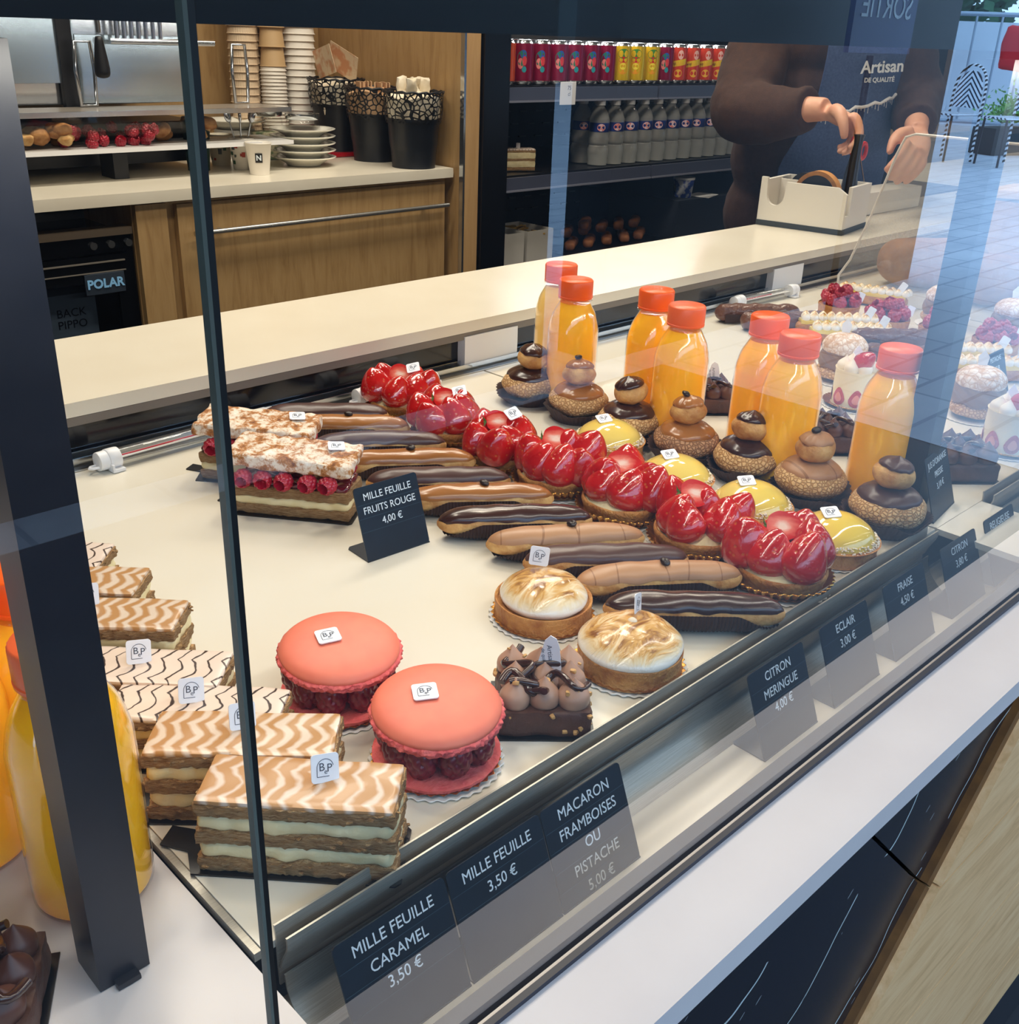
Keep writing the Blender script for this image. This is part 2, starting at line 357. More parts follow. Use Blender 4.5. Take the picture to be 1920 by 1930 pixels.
# steel price rails
def rail(x0, x1, label):
    t = thing('price_rail', label, 'rail')
    def sheet(prof, nm, th=.0012):
        mb = MB(); n = 10
        rows = spl(prof, 5); V = []; F = []
        L = len(rows)
        for sd in (0, 1):
            for x in (x0, x1):
                for (y, z) in rows: V.append((x, y + th*sd, z - .0*sd))
        for i in range(L-1):
            F += [(i, L+i, L+i+1, i+1), (2*L+i, 2*L+i+1, 3*L+i+1, 3*L+i), (i, i+1, 2*L+i+1, 2*L+i), (L+i, 3*L+i, 3*L+i+1, L+i+1)]
        F += [(0, 2*L, 3*L, L), (L-1, 2*L-1, 4*L-1, 3*L-1)]
        return mb.add(V, F).build(nm, M_steel, t, True)
    sheet([(.3455, .010), (.3445, .002), (.3445, -.012), (.344, -.03)], 'rear_lip')
    sheet([(.3345, .0095), (.3345, .002), (.3400, -.010), (.3425, -.017)], 'front_lip')
    sheet([(.3385, -.0185), (.3365, -.030), (.3270, -.042), (.3170, -.0497)], 'apron')
    return t
rail(.192, .905, 'long brushed steel price rail between the two black posts')
rail(1.03, 2.6, 'brushed steel price rail beyond the second black post')
# glass front, seam, frame
def pane(nm, x0, x1): return struct(MB().box(x0, x1, .2390, .2425, -.006, 1.2), nm, M_glass)
pane('window_1', .1319, 4.6); pane('window_2', -1.2, .1286)
struct(MB().box(-1.2, 5.6, .2350, .2386, -.002, .0022).box(-1.2, 5.6, .2455, .2535, -.05, .0030), 'trim_6', M_frame)['label'] = 'dark metal channel the glass stands in'
sj = thing('glass_joint', 'thin black upright seam joining the two front panes', 'glass seam', (0, 0, 0))
MB().box(.1299, .1318, .2390, .2425, -.006, 1.2).build('black_seal', M_seal, sj, False)
MB().box(.1287, .1299, .2390, .2425, -.006, 1.2).build('polished_edge', mat('glass_edge_green', c(96, 100, 92), .2), sj, False)
for x0, x1, lab in ((.115, .141, 'black square post standing on the stone counter beside the seam'), (.948, .974, 'second black square post, behind the rightmost juice bottle')):
    p = thing('square_post', lab, 'post', (0, 0, 0), 0, 'black posts of the display case')
    MB().rbox(x1-x0, .026, .416, .0012, .2, cen=((x0+x1)/2, .390, .204)).build('post_tube', M_black, p)
    MB().rbox(.012, .006, .004, .001, .01, cen=((x0+x1)/2, .375, -.002)).build('mounting_clip', M_black, p)
sp = thing('side_guard', 'tall clear acrylic side guard with water beads, across the deck', 'acrylic guard')
pts = [(.60, .0), (.94, .0), (.942, .03), (.925, .06), (.917, .085), (.900, .14), (.872, .25), (.862, .277), (.845, .283), (.60, .283)]
mb = MB(); n = len(pts); V = [(1.778, y, z+.001) for y, z in pts] + [(1.783, y, z+.001) for y, z in pts]
mb.add(V, [tuple(range(n))[::-1], tuple(range(n, 2*n))] + [(i, (i+1) % n, n+(i+1) % n, n+i) for i in range(n)]); mb.build('acrylic_sheet', M_acry, sp, False)
MB().tube([(1.7805, y, z+.001) for y, z in pts[1:]], .0022, 8).build('polished_rim', mat('acrylic_rim', c(225, 218, 205), .2), sp)
# service counter behind the case, sliding door tracks
sv = thing('service_counter', 'long cream stone service counter behind the pastry case', 'counter')
MB().rbox(3.2-.2, .23, .016, .0015, .2, cen=(1.7, 1.115, .059)).build('worktop', M_stone2, sv)
MB().box(.2, 3.2, 1.0005, 1.014, .042, .051).build('under_edge', mat('grey_profile', c(120, 112, 104), .4), sv, False)
MB().box(.2, 3.2, 1.04, 1.2, -.95, .051).build('cabinet_body', M_dark, sv, False)
MB().box(.2, 1.0, 1.012, 1.02, .001, .045).box(1.0, 2.3, 1.012, 1.02, .001, .045).build('sliding_door', mat('smoked_panel', c(22, 24, 30), .12), sv, False)
tk = MB()
for y, z in ((1.006, .0065), (.996, .003)): tk.box(.2, 3.2, y, y+.0015, -.002, z+.006)
tk.build('door_track', M_chrome, sv, False)
MB().box(.2, 3.2, .988, 1.04, -.03, -.002).build('track_bed', mat('grey_bed', c(74, 72, 72), .4, metal=.4), sv, False)
MB().rbox(.10, .035, .048, .002, .03, cen=(.955, 1.015, .023)).build('end_block', M_white_pl, sv)
MB().rbox(.10, .035, .048, .002, .03, cen=(1.70, 1.015, .023)).build('end_block', M_white_pl, sv)
# ------------------------------------------------------------------ pastry materials
def icing_mat(name, base, stripe, F, duty, A, K, soft=.06, jit=.10):
    t = NT(name); s = t.sep(); n1 = t.noise(70, 2)
    yy = t.math('MULTIPLY', s[1], K); tri = t.math('PINGPONG', t.math('ADD', yy, 40.3), 1.0)
    tri = t.math('SMOOTHSTEP' if False else 'POWER', tri, 1.5)
    x = t.math('ADD', t.math('MULTIPLY', s[0], F), t.math('MULTIPLY', tri, A))
    x = t.math('ADD', x, t.math('MULTIPLY', t.math('SUBTRACT', n1, .5), jit*10*.35))
    fr = t.math('FRACT', t.math('ADD', x, 20)); d = t.math('ABSOLUTE', t.math('SUBTRACT', fr, .5))
    du = t.math('MULTIPLY', t.math('ADD', .55, t.math('MULTIPLY', t.noise(55, 1), .9)), duty*.5)
    m = t.math('SMOOTH_MIN', 1, t.math('MAXIMUM', 0, t.math('DIVIDE', t.math('SUBTRACT', du, d), soft)), .01)
    t.set(col=t.mix(m, base, stripe), rough=.32, coat=.1); t.bump(t.noise(120, 2), .05, .0006); MATS[name] = t.m; return t.m
M_ice_car = icing_mat('caramel_icing', c(184, 134, 80), c(220, 200, 180), 98, .66, .62, 92, .2, .22)
M_ice_car2 = icing_mat('caramel_icing_pale', c(218, 198, 182), c(186, 136, 84), 92, .92, .60, 84, .22, .26)
M_ice_wht = icing_mat('white_icing', c(230, 210, 194), c(52, 30, 26), 100, .20, .62, 88, .05, .2)
def pastry_mat(name, a, b, d, zs=9):
    t = NT(name); v = t.mapped(1, 1, zs); n = t.noise(150, 5, .65, v); n2 = t.noise(420, 3, .6, v)
    t.set(col=t.ramp(n, [(.3, a), (.48, b), (.68, d)]), rough=.75); t.bump(t.math('ADD', n, n2), 1.0, .0035); MATS[name] = t.m; return t.m
M_puff = pastry_mat('puff_pastry', c(140, 96, 54), c(198, 152, 98), c(228, 190, 140))
M_puff_pale = pastry_mat('puff_pastry_pale', c(150, 110, 66), c(198, 156, 104), c(222, 186, 136))
M_sugar_crust = NT('sugared_crust')
_t = M_sugar_crust; _n = _t.noise(95, 5, .7); _n2 = _t.noise(260, 3); _t.set(col=_t.ramp(_n, [(.33, c(120, 66, 26)), (.45, c(186, 122, 60)), (.55, c(236, 218, 196)), (.7, c(246, 238, 226))]), rough=.7); _t.bump(_n2, .7, .0016); M_sugar_crust = _t.m
M_cream = mat('custard_cream', c(240, 226, 180), .45, var=(c(228, 208, 150), 60, 4, .35, .75), bump=(90, .5, .002))
M_creamw = mat('vanilla_cream', c(240, 226, 182), .5, var=(c(222, 200, 146), 70, 4, .35, .8), bump=(90, .5, .002))
M_board = mat('black_cake_board', c(14, 14, 16), .3)
M_choux = mat('choux_pastry', c(222, 176, 108), .6, var=(c(176, 116, 54), 60, 5, .38, .66), bump=(190, .7, .0022))
def crack_mat(name, a, b, w, sc_=250):
    t = NT(name); e = t.voro(sc_, 'DISTANCE_TO_EDGE'); n = t.noise(60, 4); k = t.math('MINIMUM', t.math('MULTIPLY', e, 4.5), 1)
    col = t.mix(n, a, b); t.set(col=t.mix(k, w, col), rough=.7); t.bump(t.math('ADD', k, t.math('MULTIPLY', t.noise(300, 3), .5)), .7, .0015); MATS[name] = t.m; return t.m
M_craq = crack_mat('craquelin_crust', c(236, 200, 146), c(220, 174, 114), c(178, 130, 76))
M_craqc = crack_mat('cocoa_craquelin_crust', c(204, 158, 116), c(182, 134, 94), c(136, 92, 60))
M_craqs = NT('sugared_craquelin'); _t = M_craqs; _e = _t.voro(130, 'DISTANCE_TO_EDGE'); _n = _t.noise(120, 4)
_t.set(col=_t.mix(_t.math('MINIMUM', _t.math('ADD', _t.math('MULTIPLY', _e, 7), .25), 1), c(196, 148, 100), _t.ramp(_n, [(.38, c(212, 172, 132)), (.58, c(244, 230, 216))])), rough=.8); _t.bump(_e, .6, .003); M_craqs = _t.m
M_choc = mat('dark_chocolate_glaze', c(50, 26, 20), .24, var=(c(64, 34, 26), 14, 2, .3, .7), coat=.25, coatr=.18, bump=(26, .12, .003))
M_chocm = mat('satin_chocolate_glaze', c(72, 46, 42), .33, var=(c(84, 56, 50), 14, 2, .3, .7), bump=(26, .1, .003))
M_caf = mat('coffee_glaze', c(170, 112, 60), .25, var=(c(152, 94, 44), 12, 2, .3, .7), coat=.25, coatr=.18, bump=(26, .1, .003))
def cafm():
    t = NT('matt_coffee_glaze'); mp = t.mapped(26, 5, 5); e = t.voro(1.0, 'DISTANCE_TO_EDGE', mp); cr = t.math('LESS_THAN', e, .012)
    t.set(col=t.mix(cr, t.mix(t.noise(14, 2), c(184, 138, 100), c(172, 124, 86)), c(146, 100, 64)), rough=.4); t.bump(t.noise(26, 3), .1, .003); MATS['matt_coffee_glaze'] = t.m; return t.m
M_cafm = cafm()
M_bean = mat('coffee_bean', c(38, 24, 20), .35, bump=(200, .3, .0008))
M_paper = mat('brown_paper_case', c(64, 40, 32), .7, var=(c(50, 30, 24), 30, 3, .3, .7))
M_foil = mat('gold_foil', c(214, 160, 74), .25, metal=.85, var=(c(168, 104, 34), 60, 3, .3, .7))
M_doily = mat('white_doily_rim', c(238, 236, 232), .6)
M_tart = mat('shortcrust', c(206, 146, 76), .55, var=(c(164, 98, 38), 70, 6, .38, .66), bump=(260, .9, .0030))
def berry_mat():
    t = NT('strawberry_skin'); v = t.voro(260); n = t.noise(40, 3); seed = t.math('LESS_THAN', v, .20)
    t.set(col=t.mix(t.math('MULTIPLY', seed, .5), t.ramp(n, [(.3, c(170, 10, 16)), (.7, c(212, 30, 26))]), c(214, 124, 58)), rough=.18, coat=1.0, coatr=.05)
    t.bump(t.math('ADD', t.math('MINIMUM', v, .35), t.math('MULTIPLY', t.noise(90, 3), 1.2)), .7, .0020); MATS['strawberry_skin'] = t.m; return t.m
M_straw = berry_mat()
def cut_mat():
    t = NT('strawberry_cut'); s = t.sep(); d = t.math('POWER', t.math('ADD', t.math('POWER', t.math('MULTIPLY', s[0], 75), 2), t.math('POWER', t.math('MULTIPLY', t.math('SUBTRACT', s[2], .013), 50), 2)), .5)
    w = t.math('ADD', d, t.math('MULTIPLY', t.math('SUBTRACT', t.noise(240, 3, vec=t.mapped(1, 1, .4)), .5), .5))
    t.set(col=t.ramp(w, [(.10, c(250, 222, 200)), (.38, c(238, 130, 108)), (.70, c(206, 36, 34))]), rough=.15, coat=1.0, coatr=.06); MATS['strawberry_cut'] = t.m; return t.m
M_cut = cut_mat()
M_leaf = mat('green_leaf', c(86, 128, 58), .6)
M_rasp = mat('raspberry_skin', c(164, 18, 42), .35, var=(c(190, 36, 60), 70, 3, .3, .7), coat=.4, coatr=.2)
M_raspd = mat('dark_raspberry_skin', c(104, 10, 30), .35, var=(c(134, 20, 44), 60, 3, .3, .7), coat=.3, coatr=.25)
M_jam = mat('berry_jam', c(74, 8, 26), .12, coat=.8, coatr=.08, var=(c(104, 16, 36), 40, 3, .3, .7), bump=(60, .5, .003))
M_macaron = mat('coral_macaron', c(240, 130, 102), .5, var=(c(236, 120, 96), 90, 3, .3, .75), bump=(260, .06, .0004))
M_foot = mat('macaron_foot', c(232, 92, 92), .7, var=(c(244, 120, 112), 140, 4, .3, .7), bump=(240, .9, .002))
M_lemon = mat('lemon_glaze', c(242, 208, 84), .1, var=(c(238, 214, 120), 14, 2, .3, .7), coat=1.0, coatr=.04, bump=(40, .07, .002))
M_coco = mat('coconut_crumb', c(248, 240, 226), .8, var=(c(236, 216, 184), 160, 3, .35, .7), bump=(300, .9, .002))
def mer_mat(name, st, sc_, hi):
    t = NT(name); v = t.mapped(1, 1.9, 1); n = t.noise(sc_, 3, .6, v, 2.2)
    s = t.sep(t.new('ShaderNodeNewGeometry').outputs['Normal']); upf = t.math('MULTIPLY', t.math('SUBTRACT', s[2], hi), 1.5 if hi < .4 else 2.3)
    f = t.math('MULTIPLY', n, t.math('MAXIMUM', t.math('MINIMUM', upf, 1), 0))
    t.set(col=t.ramp(f, [(.10, c(246, 240, 230)), (.30, c(240, 218, 176)), (.46, c(214, 164, 92)), (.62, c(136, 84, 40))]), rough=.25, coat=.5, coatr=.1); t.bump(n, .35, .004); MATS[name] = t.m; return t.m
M_mer1 = mer_mat('torched_meringue', 1, 26, .25); M_mer2 = mer_mat('well_torched_meringue', 1, 30, .42)
M_brownie = mat('brownie', c(72, 42, 30), .55, var=(c(92, 56, 42), 60, 4, .35, .7), bump=(140, .6, .002))
M_ganache = mat('milk_ganache', c(192, 152, 128), .4, var=(c(178, 136, 112), 20, 2, .3, .7))
M_ganached = mat('cocoa_ganache', c(96, 58, 44), .4, var=(c(80, 46, 36), 20, 2, .3, .7))
M_drizz = mat('chocolate_sauce', c(58, 32, 26), .2, coat=.4)
M_nut = mat('chopped_nut', c(206, 158, 96), .6)
M_whip = mat('whipped_cream', c(248, 240, 226), .5, var=(c(242, 228, 204), 30, 2, .3, .7))
M_sponge = mat('white_sponge', c(246, 232, 196), .6, bump=(260, .3, .001))
M_praline = mat('praline_cream', c(150, 112, 66), .45, var=(c(134, 96, 54), 30, 2, .3, .7))
M_rock = mat('nutty_chocolate', c(92, 56, 44), .32, var=(c(112, 72, 56), 50, 3, .3, .7), coat=.3, bump=(150, .9, .003))
# ------------------------------------------------------------------ shared small meshes
def logo_mesh():
    mb = MB(); a = [(.0046*math.cos(t), .0046*math.sin(t)+.0004) for t in [PI*(.05+.95*k/16) for k in range(17)]]
    P = a + [(-.0046, -.0044), (.0022, -.0044)]
    for (x0, y0), (x1, y1) in zip(P, P[1:]):
        d = Vector((x1-x0, y1-y0)).normalized()*.00017; nx, ny = -d.y, d.x
        o = len(mb.v); mb.v += [(x0-nx, y0-ny, 0), (x1-nx, y1-ny, 0), (x1+nx, y1+ny, 0), (x0+nx, y0+ny, 0)]; mb.f.append((o, o+1, o+2, o+3)); mb.mi.append(0)
    mb.text('B', .0062, tr(-.0019, .0006, 0), depth=0); mb.text('P', .0062, tr(.0024, -.0002, 0), depth=0); mb.text('e', .0040, tr(.0003, -.0019, 0), depth=0)
    return mb.mesh('logo', M_ink, False)
ME_LOGO = logo_mesh()
def rr(w, h, r, n=4):
    P = []
    for cx, cy, a0 in ((w/2-r, h/2-r, 0), (-w/2+r, h/2-r, 90), (-w/2+r, -h/2+r, 180), (w/2-r, -h/2+r, 270)):
        for k in range(n+1): a = R(a0+90*k/n); P.append((cx+r*math.cos(a), cy+r*math.sin(a)))
    return P
ME_TAG = MB().prism(rr(.0155, .0155, .002), -.0004, .0004).mesh('logo_tag', M_tagp, False)
def logo_tag(parent, loc, rx, ry, rz):
    """small white square with a fine monogram; rotated x then z"""
    t = bpy.data.objects.new('logo_tag', ME_TAG); COL.objects.link(t); t.parent = parent; t.location = loc; t.rotation_euler = (rx, ry, rz)
    t['label'] = 'small white square tag with a fine line monogram'
    l = bpy.data.objects.new('logo', ME_LOGO); COL.objects.link(l); l.parent = t; l.location = (0, 0, .0006)
    return t
def strawberry_mesh(seed=0, half=False, s=1.0):
    prof = spl([(.0005, 0), (.0075, .0012), (.0120, .007), (.0125, .013), (.0098, .021), (.0055, .0275), (.001, .031)], 4)
    mb = MB(); n = 20
    if not half:
        mb.lathe([(r*s, z*s) for r, z in prof], n, lambda a, i, r, z: (r*(1+.07*math.sin(2*a+seed)+.04*math.sin(3*a+seed*2)), z))
        return mb.mesh('strawberry', M_straw)
    V = []; F = []; m = 10
    for r, z in prof:
        for k in range(m+1): a = PI*k/m; V.append((r*s*math.cos(a), r*s*math.sin(a)*.8, z*s))
    w = m+1
    for i in range(len(prof)-1):
        for k in range(m): F.append((i*w+k, i*w+k+1, (i+1)*w+k+1, (i+1)*w+k))
    mb.add(V, F); mb.cur = 1
    for i in range(len(prof)-1): mb.add([V[i*w], V[i*w+m], V[(i+1)*w+m], V[(i+1)*w]], [(0, 3, 2, 1)])
    mb.cur = 2
    for k in range(5):
        a = .35+.6*k; mb.tube([(0, .002, .0), (.004*math.cos(a), .003, -.002), (.008*math.cos(a), .003+.002*math.sin(a), -.003)], [.0015, .0013, .0003], 5, flat=.4)
    return mb.mesh('strawberry_half', [M_straw, M_cut, M_leaf])
ME_STR = [strawberry_mesh(0), strawberry_mesh(1.7), strawberry_mesh(3.1)]; ME_HALF = strawberry_mesh(0, True)
def raspberry_mesh(m, hole=True):
    S = []; N = 46
    for k in range(N):
        z = 1-2*(k+.5)/N; a = k*2.39996; q = math.sqrt(1-z*z); S.append(np.array((q*math.cos(a), q*math.sin(a), z)))
    S = np.array(S); mb = MB(); V = []; nu, nv = 72, 48
    for i in range(nv+1):
        th = PI*i/nv
        for k in range(nu):
            a = 2*PI*k/nu; p = np.array((math.sin(th)*math.cos(a), math.sin(th)*math.sin(a), -math.cos(th))); d = np.min(np.linalg.norm(S-p, axis=1))
            r = 1 + .20*math.sqrt(max(0, 1-(d/.30)**2)); q = p*r
            q = np.array((q[0]*.0082, q[1]*.0082, q[2]*.0096))
            if hole and p[2] > .80: q[2] -= .011*min(1, (p[2]-.80)/.12)
            V.append(tuple(q + np.array((0, 0, .0096))))
    F = [(i*nu+k, i*nu+(k+1) % nu, (i+1)*nu+(k+1) % nu, (i+1)*nu+k) for i in range(nv) for k in range(nu)]
    return mb.add(V, F).mesh('raspberry', m)
ME_RAS = raspberry_mesh(M_rasp); ME_RASD = raspberry_mesh(M_raspd, False)
def put(me, name, parent, loc, rot_=(0, 0, 0), s=1.0):
    o = bpy.data.objects.new(name, me); COL.objects.link(o); o.parent = parent; o.location = loc; o.rotation_euler = rot_; o.scale = (s, s, s) if not isinstance(s, tuple) else s; return o
def bean_mesh():
    return MB().ell((0, 0, 0), .0052, .0042, .0028, 14, 10, fn=lambda q: Vector((q.x, q.y, q.z - (.0012 if q.z > 0 else 0)*math.exp(-(q.y/.0009)**2)))).mesh('coffee_bean', M_bean)
ME_BEAN = bean_mesh()
def fluted(r0, r1, h, n=40, amp=.0012, m=M_paper, name='paper_case', parent=None, rag=0, seed=0, z0=0):
    N = n*4
    def f(a, i, r, z):
        k = (r-r0)/(r1-r0+1e-9) if r > r0 else 0; k = max(0, min(1, k))
        dz = rag*noise.noise(Vector((math.cos(a)*1.5+seed, math.sin(a)*1.5, seed)))*k
        return r + amp*(.35+.65*k)*math.sin(n*a)*(1 if r > r0*.9 else 0), z + dz
    prof = [(.001, z0), (r0*.8, z0), (r0, z0+.0004), (r0+(r1-r0)*.4, z0+h*.45), (r1, z0+h), (r1-.0006, z0+h), (r0+(r1-r0)*.4-.0007, z0+h*.45+.0004), (r0-.001, z0+.0012), (.001, z0+.0012)]
    return MB().lathe(prof, N, f).build(name, m, parent)
def doily(parent, r, n=34, m=M_doily, foil=True):
    prof = [(.001, .0), (r, .0), (r+.002, .0012), (r+.0016, .0018), (r-.002, .0009), (.001, .0009)]
    MB().lathe(prof, n*6, lambda a, i, rr_, z: (rr_ + (.0009*math.sin(n*a) if rr_ > r*.9 else 0), z)).build('paper_doily', m, parent)
    if foil: MB().lathe([(.001, .001), (r-.004, .001), (r, .0042), (r-.0008, .0044), (r-.005, .0018), (.001, .0016)], n*4, lambda a, i, rr_, z: (rr_ + (.0012*math.sin(n*a) if rr_ > r*.95 else 0), z)).build('gold_foil', M_foil, parent)
# ------------------------------------------------------------------ mille-feuilles
def mille(ice, seed, H=.047, tagrot=None, tagpos=(0, 0), pale=False):
    L, W = .107, .041; t = thing('mille_feuille', 'x', 'mille-feuille'); pm = M_puff
    z = .0012; q_ = (H-.0028)/.0442; cm = M_creamw if pale else M_cream
    lay = [('pastry_layer', .0085*q_, pm), ('cream_layer', .0105*q_, cm), ('pastry_layer', .0080*q_, pm), ('cream_layer', .0102*q_, cm), ('pastry_layer', .0070*q_, pm)]
    for i, (nm, h, m) in enumerate(lay):
        cr = nm[0] == 'c'; k = -.0015 if cr else 0
        mb = MB().rbox(L+k+(.001 if not cr else 0), W+k, h+.0012, .0012 if not cr else .004, .0020 if not cr else .003, .0017 if not cr else .0022, 330 if not cr else 110, seed*3+i, cen=(0, 0, z+h/2), zj=.6)
        if not cr:
            rn = random.Random(seed*11+i)
            for _ in range(26):
                e = rn.random(); x = rn.uniform(-L/2, L/2); y = rn.choice((-1, 1))*W/2
                if e > .7: x, y = rn.choice((-1, 1))*L/2, rn.uniform(-W/2, W/2)
                mb.rbox(rn.uniform(.002, .006), rn.uniform(.001, .003), rn.uniform(.0008, .002), .0005, .002, .0006, 300, rn.random()*9, tr(x, y, z+rn.uniform(.2, .9)*h) @ rot('Z', rn.uniform(-.5, .5)) @ rot('X', rn.uniform(-.4, .4)))
        mb.build(nm, m, t); z += h
    MB().rbox(L-.001, W-.0005, .0035, .0016, .0028, .0007, 60, seed+40, cen=(0, 0, z+.0012)).build('icing', ice, t)
    bd = MB(); x0, x1 = -L/2-.004, L/2+.003; y0, y1 = -W/2-.003, W/2+.003
    P = [(x0, y0), (x1-.003, y0), (x1, y0+.003), (x1, y1-.003), (x1-.003, y1), (x0, y1), (x0-.001, .009), (x0-.022, .012), (x0-.024, -.003), (x0-.007, -.007)]
    bd.prism(P, .0, .0012).build('cake_board', M_board, t)
    if tagrot is not None: logo_tag(t, (tagpos[0], tagpos[1], z+.010), *tagrot)
    return t
cy_ = R(-45)
MFS = [((.239, .388), M_ice_car2, 'caramel', 'front mille-feuille with caramel chevron icing, nearest the price rail', .047, (.012, .004), True),
       ((.239, .446), M_ice_car, 'caramel', 'caramel chevron mille-feuille directly behind the front one', .047, (-.002, .006), True),
       ((.240, .503), M_ice_wht, 'white', 'white-iced mille-feuille with dark chevrons, beside the rear macaron', .037, (-.004, .002), False),
       ((.234, .561), M_ice_wht, 'white', 'white-iced mille-feuille with dark chevrons, crumbs along its edge, fourth from the rail', .038, (-.004, .004), False),
       ((.239, .628), M_ice_car, 'caramel', 'caramel mille-feuille with the empty deck behind its end, fifth from the rail', .046, (-.014, .010), True),
       ((.241, .690), M_ice_car, 'caramel', 'sixth mille-feuille from the rail, caramel icing, partly hidden by the post', .046, None, True),
       ((.239, .744), M_ice_wht, 'white', 'farthest mille-feuille of the row, white icing with dark chevrons', .046, None, False)]
for i, ((x, y), ice, k, lab, H, tp, cr) in enumerate(MFS):
    o = mille(ice, i+1, H, (R(66), R(8), R(30)) if tp else None, tp or (0, 0), i == 0)
    o.location = (x, y, 0); o.rotation_euler = (0, 0, cy_ + (R(-2), R(2), R(-2), R(-1), R(1), R(0), R(1))[i]); tag(o, lab, None, 'row of plain mille-feuilles at the end of the deck')
def fruit_mille(seed, label):
    L, W = .112, .046; t = thing('fruit_mille_feuille', label, 'mille-feuille', (0, 0, 0), 0, 'red fruit mille-feuilles')
    MB().rbox(L, W, .009, .0016, .003, .0018, 150, seed, cen=(0, 0, .0055)).build('pastry_layer', M_puff, t)
    MB().rbox(L-.002, W-.002, .009, .003, .0035, .0018, 90, seed+1, cen=(0, 0, .014)).build('cream_layer', M_cream, t)
    MB().rbox(L, W, .011, .0016, .003, .0018, 150, seed+2, cen=(0, 0, .0235)).build('pastry_layer', M_puff, t)
    MB().rbox(L-.004, W-.004, .006, .0026, .003, .0022, 110, seed+3, cen=(0, 0, .031)).build('jam_layer', M_jam, t)
    rn = random.Random(seed)
    for x in (-.042, -.024, -.003, .020, .041):
        for y in (-.0155, .012):
            put(ME_RAS, 'raspberry', t, (x+rn.uniform(-.003, .003), y+(.002 if y > 0 else -.0015), .038), (R(95)*(1 if y < 0 else -1), 0, rn.uniform(-.3, .3)), .92)
    MB().rbox(L+.006, W+.006, .013, .003, .0032, .0026, 100, seed+5, tr(-.001, 0, .054) @ rot('Y', R(2)) @ rot('X', R(4))).build('top_crust', M_sugar_crust, t)
    P = [(-.060, -.028), (.056, -.028), (.059, -.025), (.059, .025), (.056, .028), (-.060, .028), (-.061, .008), (-.078, .012), (-.080, -.002), (-.063, -.006)]
    MB().prism(P, 0, .0012).build('cake_board', M_board, t)
    logo_tag(t, (.036, .010, .0625), R(8), R(3), R(20))
    return t
o = fruit_mille(21, 'red fruit mille-feuille with whole raspberries, in front of its twin and beside its price sign'); o.location = (.491, .772, 0); o.rotation_euler = (0, 0, R(-52))
o = fruit_mille(35, 'red fruit mille-feuille half hidden behind its twin and the seam'); o.location = (.508, .862, 0); o.rotation_euler = (0, 0, R(-50))
# ------------------------------------------------------------------ éclairs
def eclair(glaze, bean, seed, paper=True, body=M_choux, L=.142):
    t = thing('eclair', 'x', 'éclair'); h = L/2
    def sec(u): # half-width factor along the length, u in -1..1
        return max(0.02, (1-abs(u)**4.2))**.5
    def cl(u): return (0, .0012*math.sin(2.3*u+seed), .0)
    def ring(u, a, off, sx=1.0):
        w = .0158*sec(u)+off; hh = .0135*sec(u)+off; n = .0010*noise.noise(Vector((u*4, math.cos(a)*1.2+seed, math.sin(a)*1.2)))
        return (u*h*sx, (w+n)*math.cos(a)+cl(u)[1], .0145+(hh+n)*math.sin(a)*(1.05 if math.sin(a) > 0 else .92))
    def shell(a0, a1, off, nu, nv, th, lo=-1, hi=1, sx=1.0):
        mb = MB(); V = []; F = []
        for s_ in (0, 1):
            for i in range(nu+1):
                u = lo+(hi-lo)*i/nu; u = math.sin(u*PI/2) if abs(hi-lo) == 2 else u
                A0 = a0(u) if callable(a0) else a0; A1 = a1(u) if callable(a1) else a1
                for j in range(nv+1): V.append(ring(u, A0+(A1-A0)*j/nv, off(u, j/nv, i) - th*s_, sx))
        w = nv+1; o = (nu+1)*w
        for i in range(nu):
            for j in range(nv): F += [(i*w+j, (i+1)*w+j, (i+1)*w+j+1, i*w+j+1), (o+i*w+j, o+i*w+j+1, o+(i+1)*w+j+1, o+(i+1)*w+j)]
            F += [(i*w, o+i*w, o+(i+1)*w, (i+1)*w), (i*w+nv, (i+1)*w+nv, o+(i+1)*w+nv, o+i*w+nv)]
        for j in range(nv): F += [(j, j+1, o+j+1, o+j), (nu*w+j, o+nu*w+j, o+nu*w+j+1, nu*w+j+1)]
        return mb.add(V, F)
    mb = MB(); V = []; F = []; nu, nv = 48, 24
    for i in range(nu+1):
        u = math.sin((-1+2*i/nu)*PI/2)
        for j in range(nv): V.append(ring(u, 2*PI*j/nv, 0))
    for i in range(nu):
        for j in range(nv): F.append((i*nv+j, (i+1)*nv+j, (i+1)*nv+(j+1) % nv, i*nv+(j+1) % nv))
    F += [tuple(range(nv)), tuple(nu*nv+j for j in range(nv))[::-1]]
    mb.add(V, F).build('choux', body, t)
    wav = lambda u, k: .16*noise.noise(Vector((u*5+k, seed, k)))
    ed = lambda u, v, i: .0016*min(1, 6*v*(1-v)+.25)
    shell(lambda u: R(26)+wav(u, 1)+.6*max(0, abs(u)-.9)*6, lambda u: R(154)-wav(u, 5)-.6*max(0, abs(u)-.9)*6, ed, 48, 18, .0024, sx=.985).build('glaze', glaze, t)
    if paper:
        nf = 90
        up_ = lambda u: R(20)-R(84)*max(0, (abs(u)-.42)/.58)**1.4
        shell(lambda u: R(180)-up_(u), lambda u: R(360)+up_(u), lambda u, v, i: .0018+.0007*(1 if i % 2 else -1)+.0035*(abs(v-.5)*2)**4*(1-abs(u)), nf, 14, .0005, -.93, .93).build('paper_case', M_paper, t)
    if bean:
        put(ME_BEAN, 'coffee_bean', t, (.004, .001, .0318), (R(10), R(-8), seed))
    return t
